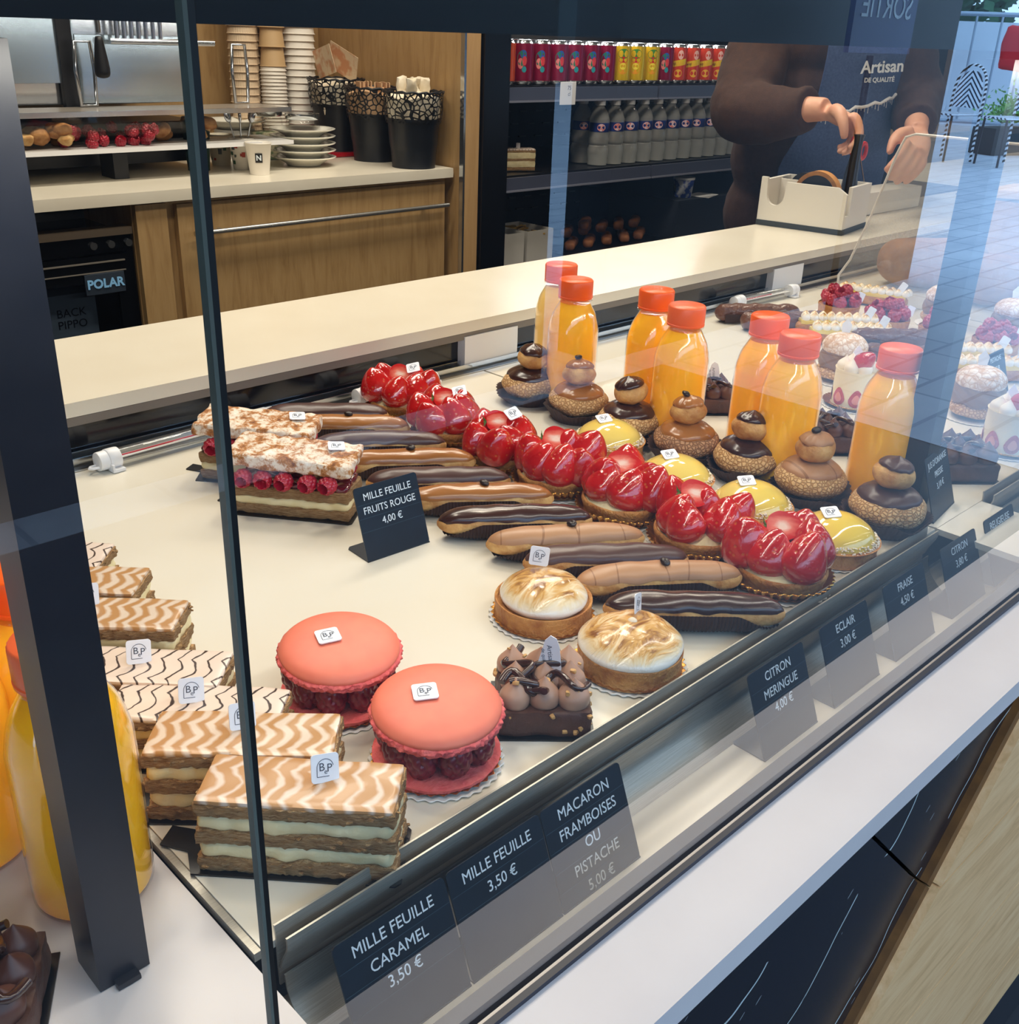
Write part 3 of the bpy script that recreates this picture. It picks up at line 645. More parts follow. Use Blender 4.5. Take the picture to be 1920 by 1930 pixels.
EC = [((.600, .391), -45, 'd'), ((.618, .440), -35, 'm'), ((.610, .490), -37, 's'), ((.612, .538), -35, 'm'), ((.606, .596), -38, 'd'), ((.614, .652), -36, 'c'), ((.611, .708), -36, 's'), ((.617, .765), -36, 'c'), ((.626, .822), -37, 's'), ((.628, .886), -37, 'c'), ((.634, .931), -38, 's')]
cnt = {'d': 0, 'c': 0}; proto = {}
for i, ((x, y), a, k) in enumerate(EC):
    fam = 'd' if k in 'ds' else 'c'
    lab = ('dark chocolate glazed éclair, %s chocolate one counting from the price rail' if fam == 'd' else 'coffee glazed éclair with a coffee bean, %s coffee one counting from the price rail') % ORD[cnt[fam]]
    cnt[fam] += 1
    o = eclair({'d': M_choc, 's': M_chocm, 'c': M_caf, 'm': M_cafm}[k], fam == 'c', i*1.7)
    o.location = (x, y, 0); o.rotation_euler = (0, 0, R(a)); tag(o, lab, None, 'éclairs in the middle row')
# ------------------------------------------------------------------ strawberry tarts
def straw_tart(seed, label, logo):
    t = thing('strawberry_tart', label, 'strawberry tart', (0, 0, 0), 0, 'strawberry tarts in a column'); rn = random.Random(seed)
    doily(t, .0395)
    MB().lathe([(.0340, .0022), (.0385, .0050), (.0425, .0105), (.0420, .0110), (.0378, .0056), (.0338, .0028)], 240, lambda a, i, r, z: (r + .0010*math.sin(40*a)*(1 if r > .036 else .3), z*(1+.22*noise.noise(Vector((math.cos(a)*1.3+seed, math.sin(a)*1.3, 0))))), cap=False).build('gold_rim', M_foil, t)
    sh = spl([(.001, .0015), (.0325, .0015), (.0342, .005), (.0368, .0125), (.0372, .0158), (.0358, .0176), (.0340, .0162), (.0325, .0130), (.001, .0130)], 3)
    MB().lathe(sh, 64, lambda a, i, r, z: (r*(1+.012*noise.noise(Vector((math.cos(a)*3, math.sin(a)*3, z*90+seed)))), z+.0012*noise.noise(Vector((math.cos(a)*3+9, math.sin(a)*3, seed))))).build('tart_shell', M_tart, t)
    MB().lathe(spl([(.0340, .0140), (.030, .0175), (.018, .0235), (.0005, .025)], 3), 32).build('custard', M_cream, t)
    n = 6; a0 = rn.uniform(0, 1)
    for k in range(n):
        a = a0+2*PI*k/n; s = rn.uniform(1.22, 1.42); lean = R(rn.uniform(16, 27)); me = ME_STR[rn.randrange(3)]; rad = .0235+rn.uniform(-.001, .001)
        put(me, 'strawberry', t, (rad*math.cos(a), rad*math.sin(a), .0130), (lean*math.sin(a), -lean*math.cos(a), rn.random()*6), (s*1.12, s*1.12, s))
    nz = Vector((-.5, -.52, .72)).normalized(); tz = Vector((.72+rn.uniform(-.2, .2), -.6, -.05)); tz = (tz-nz*tz.dot(nz)).normalized(); xz = (-nz).cross(tz)
    h = put(ME_HALF, 'strawberry_half', t, (0, 0, 0)); h['label'] = 'halved strawberry showing its pale cut face'
    p_ = Vector((.004, .006, .0455))-tz*.014; h.matrix_local = Matrix(((xz.x, -nz.x, tz.x, p_.x), (xz.y, -nz.y, tz.y, p_.y), (xz.z, -nz.z, tz.z, p_.z), (0, 0, 0, 1))) @ Matrix.Diagonal((1.0, .85, .98, 1))
    if logo: logo_tag(t, (.014, -.004, .0535), R(24), R(-14), R(-30+rn.uniform(-15, 15)))
    return t
SY = (.3875, .4755, .565, .650, .730, .822, .9225)
for i, y in enumerate(SY):
    o = straw_tart(i+3, 'strawberry tart, %s from the price rail in the strawberry column%s' % (ORD[i], ', white tag on top' if i > 3 else ''), i > 3); o.location = ((.717, .718, .720, .717, .717, .722, .737)[i], y, 0); o.rotation_euler = (0, 0, (i*.37) % .5 - .25)
    if i < 4: o.scale = (1.06, 1.06, 1.08)
# ------------------------------------------------------------------ lemon tarts
def lemon_tart(seed, label):
    t = thing('lemon_tart', label, 'lemon tart', (0, 0, 0), 0, 'lemon tarts beside the strawberry tarts'); doily(t, .0385, foil=False)
    MB().lathe(spl([(.001, .0012), (.0360, .0012), (.0375, .006), (.0385, .0150), (.0372, .0170), (.001, .0170)], 3), 56, lambda a, i, r, z: (r*(1+.01*noise.noise(Vector((math.cos(a)*4, math.sin(a)*4, z*90+seed)))), z)).build('tart_shell', M_tart, t)
    MB().lathe(spl([(.0362, .0160), (.0350, .0205), (.030, .0275), (.020, .0340), (.010, .0372), (.0005, .0382)], 4), 48).build('lemon_dome', M_lemon, t)
    rn = random.Random(seed); mb = MB()
    for k in range(460):
        a = rn.random()*2*PI; q = rn.random(); r = .0388-.0042*q; z = .0160+.0062*q
        mb.rbox(rn.uniform(.0012, .0030), rn.uniform(.0008, .0016), rn.uniform(.0006, .0014), .0003, .002, 0, 1, 0, tr(r*math.cos(a), r*math.sin(a), z) @ rot('Z', rn.random()*6) @ rot('X', rn.uniform(-1, 1)))
    mb.build('coconut_rim', M_coco, t)['kind'] = 'stuff'
    logo_tag(t, (-.004, .006, .0395), R(12), R(-6), R(-30+rn.uniform(-15, 15)))
    return t
for i, (x, y) in enumerate(((.8035, .3860), (.8055, .4765), (.802, .5655), (.830, .6775))):
    o = lemon_tart(i+60, 'yellow domed lemon tart with coconut rim, %s from the price rail' % ORD[i]); o.location = (x, y, 0)
# ------------------------------------------------------------------ religieuses
def religieuse(coffee, seed, label, cocoa=False, satin=False):
    t = thing('religieuse', label, 'religieuse', (0, 0, 0), 0, 'religieuses in brown paper cases'); rn = random.Random(seed)
    g = (M_caf if not satin else M_cafm) if coffee else (M_choc if not satin else M_chocm)
    fluted(.0295, .0415, .0165, 46, .0010, M_paper, 'paper_case', t, .010, seed)
    MB().ell((0, 0, .0230), .0355, .0355, .0185, 48, 24, .0022, 70, seed).build('lower_choux', M_craqc if cocoa else M_craq, t)
    ox, oy = rn.uniform(-.002, .002), rn.uniform(-.002, .002)
    MB().lathe(spl([(.0292, .0318), (.0296, .0335), (.0275, .0372), (.020, .0418), (.010, .0440), (.0005, .0445)], 4), 48, lambda a, i, r, z: (r*(1+.05*noise.noise(Vector((math.cos(a)*2, math.sin(a)*2, seed)))*(1 if r > .02 else 0)), z-.002*max(0, noise.noise(Vector((math.cos(a)*3, math.sin(a)*3, seed+4))))*(r/.029))).build('lower_glaze', g, t)
    T_ = tr(ox, oy, .0555) @ rot('X', R(rn.uniform(-9, 9))) @ rot('Y', R(rn.uniform(-9, 9)))
    MB().ell((0, 0, 0), .0195, .0195, .0138, 36, 20, .0016, 80, seed+2, T_).build('upper_choux', M_choux, t)
    MB().lathe(spl([(.0150, .0080), (.0166, .0080), (.0160, .0108), (.0115, .0145), (.005, .0168), (.0015, .0182), (.0004, .0186)], 4), 36, lambda a, i, r, z: (r*(1+.09*noise.noise(Vector((math.cos(a)*2, math.sin(a)*2, seed+7)))), z-.003*max(0, noise.noise(Vector((math.cos(a)*2.5, math.sin(a)*2.5, seed+1))))*(r/.016)), T_).build('upper_glaze', g, t)
    if coffee: b = put(ME_BEAN, 'coffee_bean', t, T_ @ Vector((-.002, .001, .0195)), (R(15), R(-15), seed))
    return t
RL = [((.890, .381), 0, 0, 1), ((.8920, .4655), 1, 0, 1), ((.8925, .5405), 0, 0, 0), ((.881, .6115), 1, 1, 0), ((.8815, .693), 0, 0, 0), ((.8875, .7755), 1, 0, 0), ((.888, .8575), 0, 0, 0)]
n_ = [0, 0]
for i, ((x, y), cf, cocoa, satin) in enumerate(RL):
    o = religieuse(cf, i+80, ('coffee glazed religieuse, %s coffee one from the price rail' if cf else 'dark chocolate glazed religieuse, %s chocolate one from the price rail') % ORD[n_[cf]], cocoa, satin); n_[cf] += 1
    o.location = (x, y, 0)
# ------------------------------------------------------------------ macarons
def macaron(seed, label):
    t = thing('raspberry_macaron', label, 'macaron', (0, 0, 0), 0, 'large raspberry macarons'); doily(t, .0405)
    sh = spl([(.0005, .0018), (.034, .0018), (.0385, .0034), (.0396, .0058), (.037, .0080), (.0005, .0082)], 3)
    MB().lathe(sh, 72, lambda a, i, r, z: (r + (.0008*noise.noise(Vector((math.cos(a)*9, math.sin(a)*9, z*200))) if r > .03 else 0), z)).build('bottom_shell', M_foot, t)
    for k in range(9):
        a = 2*PI*k/9+.2; put(ME_RASD, 'raspberry', t, (.0275*math.cos(a), .0275*math.sin(a), .0078), (.10*math.sin(k), .10*math.cos(k*2), k), (1.12, 1.12, 1.36))
    MB().lathe(spl([(.0005, .010), (.018, .010), (.019, .020), (.018, .033), (.0005, .033)], 2), 24).build('cream_core', M_creamw, t)
    T_ = tr(0, 0, .0335) @ rot('X', R(3)) @ rot('Y', R(-2))
    MB().lathe(spl([(.0005, .0), (.036, .0), (.0402, .0012), (.0416, .0036), (.0412, .0055), (.0392, .0064)], 3), 180, lambda a, i, r, z: (r + (.0022*noise.noise(Vector((math.cos(a)*20, math.sin(a)*20, z*500+seed))) if r > .035 else 0), z+(.0008*noise.noise(Vector((math.cos(a)*14+5, math.sin(a)*14, seed))) if r > .035 else 0)), T_).build('ruffled_foot', M_foot, t)
    MB().lathe(spl([(.0390, .0052), (.0402, .0064), (.0396, .0088), (.0355, .0122), (.026, .0150), (.013, .0163), (.0005, .0166)], 5), 64, None, T_).build('top_shell', M_macaron, t)
    logo_tag(t, (-.006, .004, .0513), R(3), R(-2), R(-32))
    return t
o = macaron(1, 'large coral raspberry macaron, the front one beside the front mille-feuille'); o.location = (.346, .4015, 0)
o = macaron(2, 'large coral raspberry macaron, the rear one behind the other'); o.location = (.3395, .494, 0); o.rotation_euler = (0, 0, .2)
# ------------------------------------------------------------------ lemon meringue tarts
def meringue_tart(seed, m, label, tilt):
    t = thing('meringue_tart', label, 'meringue tart', (0, 0, 0), 0, 'lemon meringue tarts'); doily(t, .0405)
    MB().lathe(spl([(.001, .0012), (.0365, .0012), (.0378, .006), (.0386, .0165), (.0378, .0178), (.0360, .0165), (.0350, .0150), (.001, .0150)], 3), 56, lambda a, i, r, z: (r*(1+.006*noise.noise(Vector((math.cos(a)*4, math.sin(a)*4, z*90+seed)))), z)).build('tart_shell', M_tart, t)
    R_ = .0345 if not tilt else .0385
    MB().lathe(spl([(R_*.93, .0150), (R_*1.0, .0185), (R_*.97, .0225), (R_*.80, .0290), (R_*.55, .0338), (R_*.28, .0358), (.0005, .0366)], 5), 56, lambda a, i, r, z: (r*(1+.03*noise.noise(Vector((math.cos(a)*1.5, math.sin(a)*1.5, seed)))), z+.0012*noise.noise(Vector((r*math.cos(a)*60, r*math.sin(a)*60, seed))))).build('meringue', m, t)
    if tilt: MB().lathe(spl([(.0040, .0345), (.0034, .0365), (.0020, .0378), (.0006, .0384)], 3), 16, None, tr(.002, .002, 0)).build('meringue_peak', mat('peak_meringue', c(238, 222, 196), .4), t)
    return t
o = meringue_tart(5, M_mer1, 'lemon meringue tart with pale golden dome, behind the darker one', 0); o.location = (.5235, .480, 0)
logo_tag(o, (.012, .018, .042), R(78), R(6), R(-46))
o = meringue_tart(9, M_mer2, 'lemon meringue tart torched dark on top, beside the price rail', 1); o.location = (.521, .3895, 0)
logo_tag(o, (.020, .012, .039), R(80), R(20), R(20))
# ------------------------------------------------------------------ chocolate squares
def dollop(name, m, parent, x, y, z, s, seed):
    return MB().lathe(spl([(.0005, 0), (.0080, .0002), (.0098, .0045), (.0092, .0090), (.0060, .0130), (.0022, .0170), (.0003, .0195)], 4), 24, lambda a, i, r, z_: (r*(1+.05*noise.noise(Vector((math.cos(a), math.sin(a), z_*90+seed)))), z_), tr(x, y, z) @ rot('X', R(6*math.sin(seed))) @ Matrix.Scale(s, 4)).build(name, m, parent)
def choc_square(seed, label, gm, S=.061, logo=True, nutty=True):
    t = thing('chocolate_square', label, 'chocolate cake', (0, 0, 0), 0, 'square chocolate cakes'); rn = random.Random(seed); k = S/.061
    MB().prism([(-S/2-.003, -S/2-.003), (S/2+.003, -S/2-.003), (S/2+.003, S/2+.003), (-S/2-.003, S/2+.003)], 0, .0012).build('cake_board', M_board, t)
    MB().rbox(S, S, .019, .002, .003, .0014, 120, seed, cen=(0, 0, .0107)).build('brownie_base', M_brownie, t)
    for i in range(3):
        for j in range(3): dollop('cream_dollop', gm, t, (i-1)*.0190*k+rn.uniform(-.001, .001), (j-1)*.0190*k+rn.uniform(-.001, .001), .0190, k*rn.uniform(1.02, 1.12), seed+i*3+j)
    mb = MB()
    for q in range(3):
        P = []
        for i in range(26):
            u = i/25; x = (u-.5)*S*.94; y = (q-1)*.015+math.sin(u*13+q*2)*.008; zz = .0335+.0035*math.sin(u*11+q)
            P.append((x, y, zz))
        mb.tube(P, .0029, 10, rot('Z', q*.9), .8)
    mb.build('chocolate_drizzle', M_drizz, t)
    if nutty:
        mb = MB()
        for _ in range(34):
            if rn.random() < .5: x, y, z = rn.uniform(-S/2, S/2)*.85, rn.uniform(-S/2, S/2)*.85, rn.uniform(.024, .038)
            else: x, y, z = rn.choice(((rn.uniform(-S/2, S/2), -S/2), (S/2, rn.uniform(-S/2, S/2)), (-S/2, rn.uniform(-S/2, S/2)))) + (rn.uniform(.005, .019),)
            s_ = rn.uniform(.0015, .0035); mb.rbox(s_*1.5, s_, s_, s_*.3, s_*.5, s_*.2, 400, rn.random()*9, tr(x, y, z) @ rot('Z', rn.random()*6) @ rot('X', rn.random()*2))
        mb.build('nut_pieces', M_nut, t)['kind'] = 'stuff'
    if logo:
        P = [(-.0075, 0), (.0075, 0), (.0085, .006), (.006, .026), (.0035, .032), (-.0005, .034), (-.004, .030), (-.0085, .010)]
        f = MB().prism(P, -.0004, .0004).build('name_plaque', M_tagp, t, False); f.location = (.004, .002, .024); f.rotation_euler = (R(88), 0, R(-12)); f['label'] = 'upright white plaque with fine script'
        w = MB().text('Artisan', .0048, tr(0, .020, .0006) @ rot('Z', R(-80)), depth=0).text('de qualité', .0036, tr(-.004, .017, .0006) @ rot('Z', R(-80)), depth=0).build('plaque_script', M_ink, f, False)
    return t
o = choc_square(3, 'square chocolate cake with pale piped peaks, between front macaron and meringue tarts', M_ganache); o.location = (.432, .3925, 0); o.rotation_euler = (0, 0, R(-42))
for i, (x, y, s_, lab) in enumerate(((1.045, .700, .058, 'square chocolate cake behind the juice bottles, farthest of three dark ones'), (1.042, .535, .062, 'square chocolate cake in front of a strawberry sponge, between two juice bottles'), (1.085, .402, .068, 'square chocolate cake half hidden by the second black post'))):
    o = choc_square(40+i, lab, M_ganached, s_, i == 0, False); o.location = (x, y, 0); o.rotation_euler = (0, 0, R(-40))
# left bottom corner: another chocolate cake on the stone counter
P_ = onz(-38, 1905, .0)
o = choc_square(77, 'chocolate cake cut off at the corner, on the stone counter', M_ganached, .055, False, False); o.location = (P_.x, P_.y, -.004); o.rotation_euler = (0, 0, R(-30))
# ------------------------------------------------------------------ juice bottles
def juice_mat(name, a):
    t = NT(name); d = t.new('ShaderNodeBsdfTranslucent'); d.inputs[0].default_value = a; mx = t.new('ShaderNodeAddShader'); d.inputs[0].default_value = tuple(v*.32 for v in a[:3])+(1,)
    t.set(col=a, rough=.12, coat=.6, coatr=.05); t.link(t.p.outputs[0], mx.inputs[0]); t.link(d.outputs[0], mx.inputs[1]); t.link(mx.outputs[0], t.out.inputs[0]); MATS[name] = t.m; return t.m
M_juice = juice_mat('orange_juice', c(255, 204, 48)); M_juicep = juice_mat('pale_juice', c(250, 224, 140)); M_juicey = juice_mat('golden_juice', c(240, 190, 20))
M_cap = mat('orange_cap', c(255, 100, 18), .35, bump=(20, .02, .001)); M_cap2 = mat('coral_cap', c(255, 112, 62), .35)
BOT = spl([(.0270, .0), (.0300, .0025), (.0308, .010), (.0308, .060), (.0306, .088), (.0300, .098), (.0262, .113), (.0205, .124), (.0178, .1295), (.0172, .1345)], 4)
ME_BODY = MB().lathe([(.001, .001)] + BOT, 48, cap=False).mesh('bottle_wall', M_bottle)
ME_JUICE = [MB().lathe([(.001, .0016)] + [(r-.0009, z+.001) for r, z in BOT if z < .128] + [(.001, .1275)], 48).mesh('juice', m) for m in (M_juice, M_juicep, M_juicey)]
def cap_mesh(m):
    return MB().lathe([(.0195, .1335), (.0205, .1335), (.0207, .1355), (.0200, .1360), (.0203, .1375), (.0203, .1535), (.0192, .1552), (.001, .1552)], 72, lambda a, i, r, z: (r+(.0002*math.cos(36*a) if .137 < z < .154 and r > .02 else 0), z)).mesh('screw_cap', m)
ME_CAP = [cap_mesh(M_cap), cap_mesh(M_cap2)]
ME_RING = MB().lathe([(.0172, .1305), (.0205, .1312), (.0205, .1322), (.0172, .1328)], 40).mesh('neck_ring', M_bottle)
def bottle(x, y, jm, cm, label, z=0, group='orange juice bottles on the deck'):
    t = thing('juice_bottle', label, 'juice bottle', (x, y, z), rnd.random()*3, group)
    for me, nm in ((ME_BODY, 'bottle_wall'), (ME_JUICE[jm], 'juice'), (ME_RING, 'neck_ring'), (ME_CAP[cm], 'screw_cap')): put(me, nm, t, (0, 0, 0))
    return t
for (x, y), jm, cm, lab in (((.968, .889), 1, 0, 'juice bottle filled with paler yellow juice, rearmost of all'), ((.918, .818), 0, 0, 'orange juice bottle standing just before the pale yellow one'), ((.956, .727), 0, 0, 'orange juice bottle of the middle pair, bright orange cap'), ((.923, .659), 0, 1, 'orange juice bottle of the middle pair, paler coral cap'), ((.961, .578), 0, 0, 'orange juice bottle behind the one with a dark religieuse before it'), ((.9205, .5165), 0, 0, 'orange juice bottle right behind the third coffee religieuse'), ((.956, .4275), 0, 1, 'orange juice bottle against the second black post')):
    bottle(x, y, jm, cm, lab)
for (px, py), jm, lab in (((232, 1690), 2, 'golden juice bottle standing behind the near black post'), ((6, 1620), 0, 'orange juice bottle cut off by the picture edge beside the black post')):
    q = onz(px-52, py-25, -.004); bottle(q.x, q.y, jm, 1, lab, -.004, 'juice bottles on the stone counter')
q = onz(118, 1500, -.004); bottle(q.x, q.y, 0, 0, 'juice bottle behind the near black post with only its cap edge showing', -.004, 'juice bottles on the stone counter')
# ------------------------------------------------------------------ price cards
def price_card(lines, label, w, h, x, y, z, rz=0, lean=22, foot=.045, size=.0092, group=None, pitch=.0125, top=.010, sx=.92):
    """folded plastic card: a leaning face and a foot that runs back along the floor; the origin is the middle of the fold"""
    t = thing('price_card', label, 'price card', (x, y, z), rz, group); a = R(lean)
    M = rot('X', R(90)-a)
    MB().prism(rr(w, h, .003), -.0011, -.0001, M @ tr(0, h/2, 0)).build('card_face', M_card, t, False)
    P = [(-w/2, 0), (w/2, 0), (w/2, foot-.003), (w/2-.003, foot), (-w/2+.003, foot), (-w/2, foot-.003)]
    MB().prism(P, 0, .001).build('card_foot', M_card, t, False)
    mb = MB(); st = MB()
    for i, l in enumerate(lines):
        yy = h-top-i*pitch; mb.text(l, size, M @ tr(0, yy, .0002), depth=0.0001, sx=sx)
        st.prism([(-w/2+.0006, -.0003), (w/2-.0006, -.0003), (w/2-.0006, 0), (-w/2+.0006, 0)], .0, .00012, M @ tr(0, yy-pitch/2, 0))
    mb.build('lettering', M_letter, t, False); st.build('strip_line', mat('strip_edge', c(48, 70, 84), .4), t, False)
    return t
G_ = 'price cards behind the glass'
for lines, nm, x0, x1 in ((['MILLE FEUILLE', 'CARAMEL', '3,50 €'], 'price card reading MILLE FEUILLE CARAMEL 3,50 € behind the glass', .204, .276), (['MILLE FEUILLE', '3,50 €'], 'price card reading MILLE FEUILLE 3,50 € behind the glass', .2775, .3485), (['MACARON', 'FRAMBOISES', 'OU', 'PISTACHE', '5,00 €'], 'price card reading MACARON FRAMBOISES OU PISTACHE 5,00 €', .3495, .4195),
        (['CITRON', 'MERINGUE', '4,00 €'], 'price card reading CITRON MERINGUE 4,00 € behind the glass', .560, .632), (['ECLAIR', '3,00 €'], 'price card reading ECLAIR 3,00 € behind the glass', .657, .729), (['FRAISE', '4,50 €'], 'price card reading FRAISE 4,50 € behind the glass', .757, .829), (['CITRON', '3,80 €'], 'price card reading CITRON 3,80 € behind the glass', .863, .935), (['RELIGIEUSE', '3,80 €'], 'price card reading RELIGIEUSE 3,80 €, standing below the second post', .955, 1.022)):
    price_card(lines, nm, x1-x0, .0655, (x0+x1)/2, .2895, -.050, 0, 22, .030, .0098 if max(map(len, lines)) < 12 else .0092, G_, .0128, .0085)
price_card(['MILLE FEUILLE', 'FRUITS ROUGE', '4,00 €'], 'slate price card reading MILLE FEUILLE FRUITS ROUGE 4,00 € on the deck', .066, .065, .506, .638, 0, R(-3), 19, .034, .0088, None, .0118, .0095)
price_card(['JUS D\'ORANGE', 'PRESSE', '3,10 €'], 'slate price card reading JUS D\'ORANGE PRESSE 3,10 € beside the second post', .067, .064, .970, .3575, 0, R(8), 19, .040, .0088, None, .0120, .0095)
price_card(['PISTACHE', 'FLEUR', 'ORANGER', '3,80 €'], 'slate price card reading PISTACHE FLEUR ORANGER at the far end', .063, .066, 1.372, .468, 0, R(2), 19, .04, .0088, None, .0125, .0095)
# ------------------------------------------------------------------ far pastries beyond the bottles
def fraisier(seed, label, s=1.0):
    t = thing('strawberry_sponge', label, 'strawberry cake', (0, 0, 0), 0, 'round strawberry sponge cakes'); doily(t, .036, foil=False)
    MB().lathe([(.001, .001), (.020, .001), (.036, .006), (.0355, .0066), (.02, .002), (.001, .002)], 160, lambda a, i, r, z: (r+(.001*math.sin(40*a) if r > .03 else 0), z)).build('gold_foil', M_foil, t)
    MB().lathe(spl([(.001, .002), (.0255, .002), (.0258, .006), (.0258, .046), (.0250, .0475), (.001, .0475)], 2), 40).build('sponge_drum', M_sponge, t)
    rn = random.Random(seed)
    for k in range(7):
        a0 = 2*PI*k/7+.2
        for nm, sc2, rr2, m2 in (('strawberry_slice', 1.0, .0263, M_straw), ('slice_core', .55, .0266, mat('slice_pink', c(240, 150, 128), .3))):
            V = [(rr2*math.cos(a0), rr2*math.sin(a0), .014)]
            for i in range(20):
                th = 2*PI*i/20; da = .36*sc2*math.cos(th)*(1-.35*max(0, math.sin(th))); V.append((rr2*math.cos(a0+da), rr2*math.sin(a0+da), .014+sc2*(.0135 if math.sin(th) > 0 else .0095)*math.sin(th)))
            MB().add(V, [(0, 1+i, 1+(i+1) % 20) for i in range(20)]).build(nm, m2, t)
    for k in range(6):
        a = 2*PI*k/6; dollop('cream_dollop', M_whip, t, .0165*math.cos(a), .0165*math.sin(a), .046, .95, k)
    put(ME_STR[0], 'strawberry', t, (0, 0, .052), (R(50), R(10), R(-30)), 1.05)
    f = MB().prism([(-.005, 0), (.005, 0), (.007, .012), (0, .022), (-.007, .012)], -.0003, .0003).build('white_plaque', M_tagp, t, False); f.location = (.012, .008, .052); f.rotation_euler = (R(80), 0, R(-50))
    return t
for (x, y), lab in (((1.200, .588), 'round white strawberry sponge between the two front bottle rows'), ((1.196, .392), 'round white strawberry sponge right of the second black post')):
    o = fraisier(3, lab); o.location = (x, y, 0)
def choux_puff(seed, label):
    t = thing('praline_choux', label, 'cream puff', (0, 0, 0), 0, 'sugared praline choux'); doily(t, .037, foil=False)
    MB().ell((0, 0, .013), .033, .033, .0125, 40, 16, .002, 60, seed).build('choux_base', M_craq, t)
    MB().lathe(spl([(.026, .018), (.030, .023), (.0305, .033), (.028, .042), (.020, .046), (.001, .046)], 4), 64, lambda a, i, r, z: (r+.0016*math.sin(7*a+z*420)*(1 if r > .015 else 0), z+.0012*math.sin(5*a))).build('praline_swirl', M_praline, t)
    MB().lathe(spl([(.027, .041), (.0300, .045), (.0290, .053), (.021, .0615), (.010, .0650), (.0005, .0655)], 4), 40, lambda a, i, r, z: (r*(1+.03*noise.noise(Vector((math.cos(a)*2, math.sin(a)*2, seed)))), z)).build('sugared_lid', M_craqs, t)
    f = MB().prism([(-.005, 0), (.005, 0), (.0065, .012), (0, .020), (-.0065, .012)], -.0003, .0003).build('white_plaque', M_tagp, t, False); f.location = (.004, .004, .064); f.rotation_euler = (R(84), 0, R(-60))
    return t
for (x, y), lab in (((1.2845, .653), 'sugared choux with praline cream behind the rightmost front bottles'), ((1.283, .466), 'sugared choux with praline cream beside the pistachio card'), ((1.70, .592), 'sugared choux near the far guard, right of the second post'), ((1.70, .705), 'sugared choux near the far guard, left of the second post')):
    o = choux_puff(4, lab); o.location = (x, y, 0)
def rasp_tart(seed, label):
    t = thing('raspberry_tart', label, 'raspberry tart', (0, 0, 0), 0, 'raspberry tarts at the far end'); rn = random.Random(seed); doily(t, .036, foil=False)
    MB().lathe(spl([(.001, .0012), (.0315, .0012), (.033, .006), (.0345, .0180), (.0335, .0195), (.031, .0175), (.001, .0175)], 3), 48, lambda a, i, r, z: (r*(1+.01*noise.noise(Vector((math.cos(a)*4, math.sin(a)*4, z*90+seed)))), z)).build('tart_shell', M_tart, t)
    for k in range(8): a = 2*PI*k/8; put(ME_RAS, 'raspberry', t, (.0245*math.cos(a), .0245*math.sin(a), .0185), (rn.uniform(-.9, .3), rn.uniform(-.5, .5), rn.random()*6), 1.1)
    for k in range(4): a = 2*PI*k/4+.4; put(ME_RAS, 'raspberry', t, (.0115*math.cos(a), .0115*math.sin(a), .0310), (rn.uniform(-.9, .2), rn.uniform(-.5, .5), rn.random()*6), 1.1)
    f = MB().prism(rr(.012, .016, .002), -.0003, .0003).build('logo_tag', M_tagp, t, False); f.location = (.020, -.026, .032); f.rotation_euler = (R(70), R(20), R(-50))
    return t
for i, ((x, y), lab) in enumerate((((1.622, .848), 'raspberry tart nearest the door tracks, beside the rear meringue finger'), ((1.600, .748), 'raspberry tart left of the second post, second of the far row'), ((1.612, .664), 'raspberry tart mostly hidden by the second post'), ((1.613, .578), 'raspberry tart right of the second post with a white fin'))):
    o = rasp_tart(i+9, lab); o.location = (x, y, 0)
def long_cake(kind, seed, label, L=.125):
    t = thing('meringue_finger' if kind == 'm' else 'nutty_eclair', label, 'éclair', (0, 0, 0), 0, 'meringue fingers' if kind == 'm' else 'nutty chocolate éclairs'); rn = random.Random(seed)
    if kind == 'm':
        MB().rbox(L, .031, .018, .0085, .005, .0012, 60, seed, cen=(0, 0, .0105)).build('finger_base', M_tart, t)
        MB().rbox(L-.008, .027, .008, .003, .005, .001, 60, seed, cen=(0, 0, .0205)).build('lemon_filling', M_lemon, t)
        mb = MB(); n = 9
        for r_ in (-1, 1):
            for k in range(n): mb.lathe(spl([(.0005, 0), (.0062, .0), (.0072, .004), (.005, .0085), (.001, .0118)], 3), 14, None, tr(-L*.40+L*.86*k/(n-1)+(.003 if r_ > 0 else 0), r_*.0068, .0228) @ rot('Z', k))
        mb.build('meringue_peaks', M_mer1, t)
        f = MB().prism(rr(.012, .017, .002), -.0003, .0003).build('logo_tag', M_tagp, t, False); f.location = (L*.40, -.006, .038); f.rotation_euler = (R(74), R(24), R(-20))
    else:
        MB().rbox(L, .030, .028, .0135, .0045, .0026, 90, seed, cen=(0, 0, .0155)).build('nutty_shell', M_rock, t)
        mb = MB()
        for k in range(2): mb.rbox(.03, .0012, .014, .0005, .01, .001, 60, k, cen=(-L*.3, (-1)**k*.0158, .009))
        mb.cur = 0; mb.build('paper_case', M_paper, t)
    return t
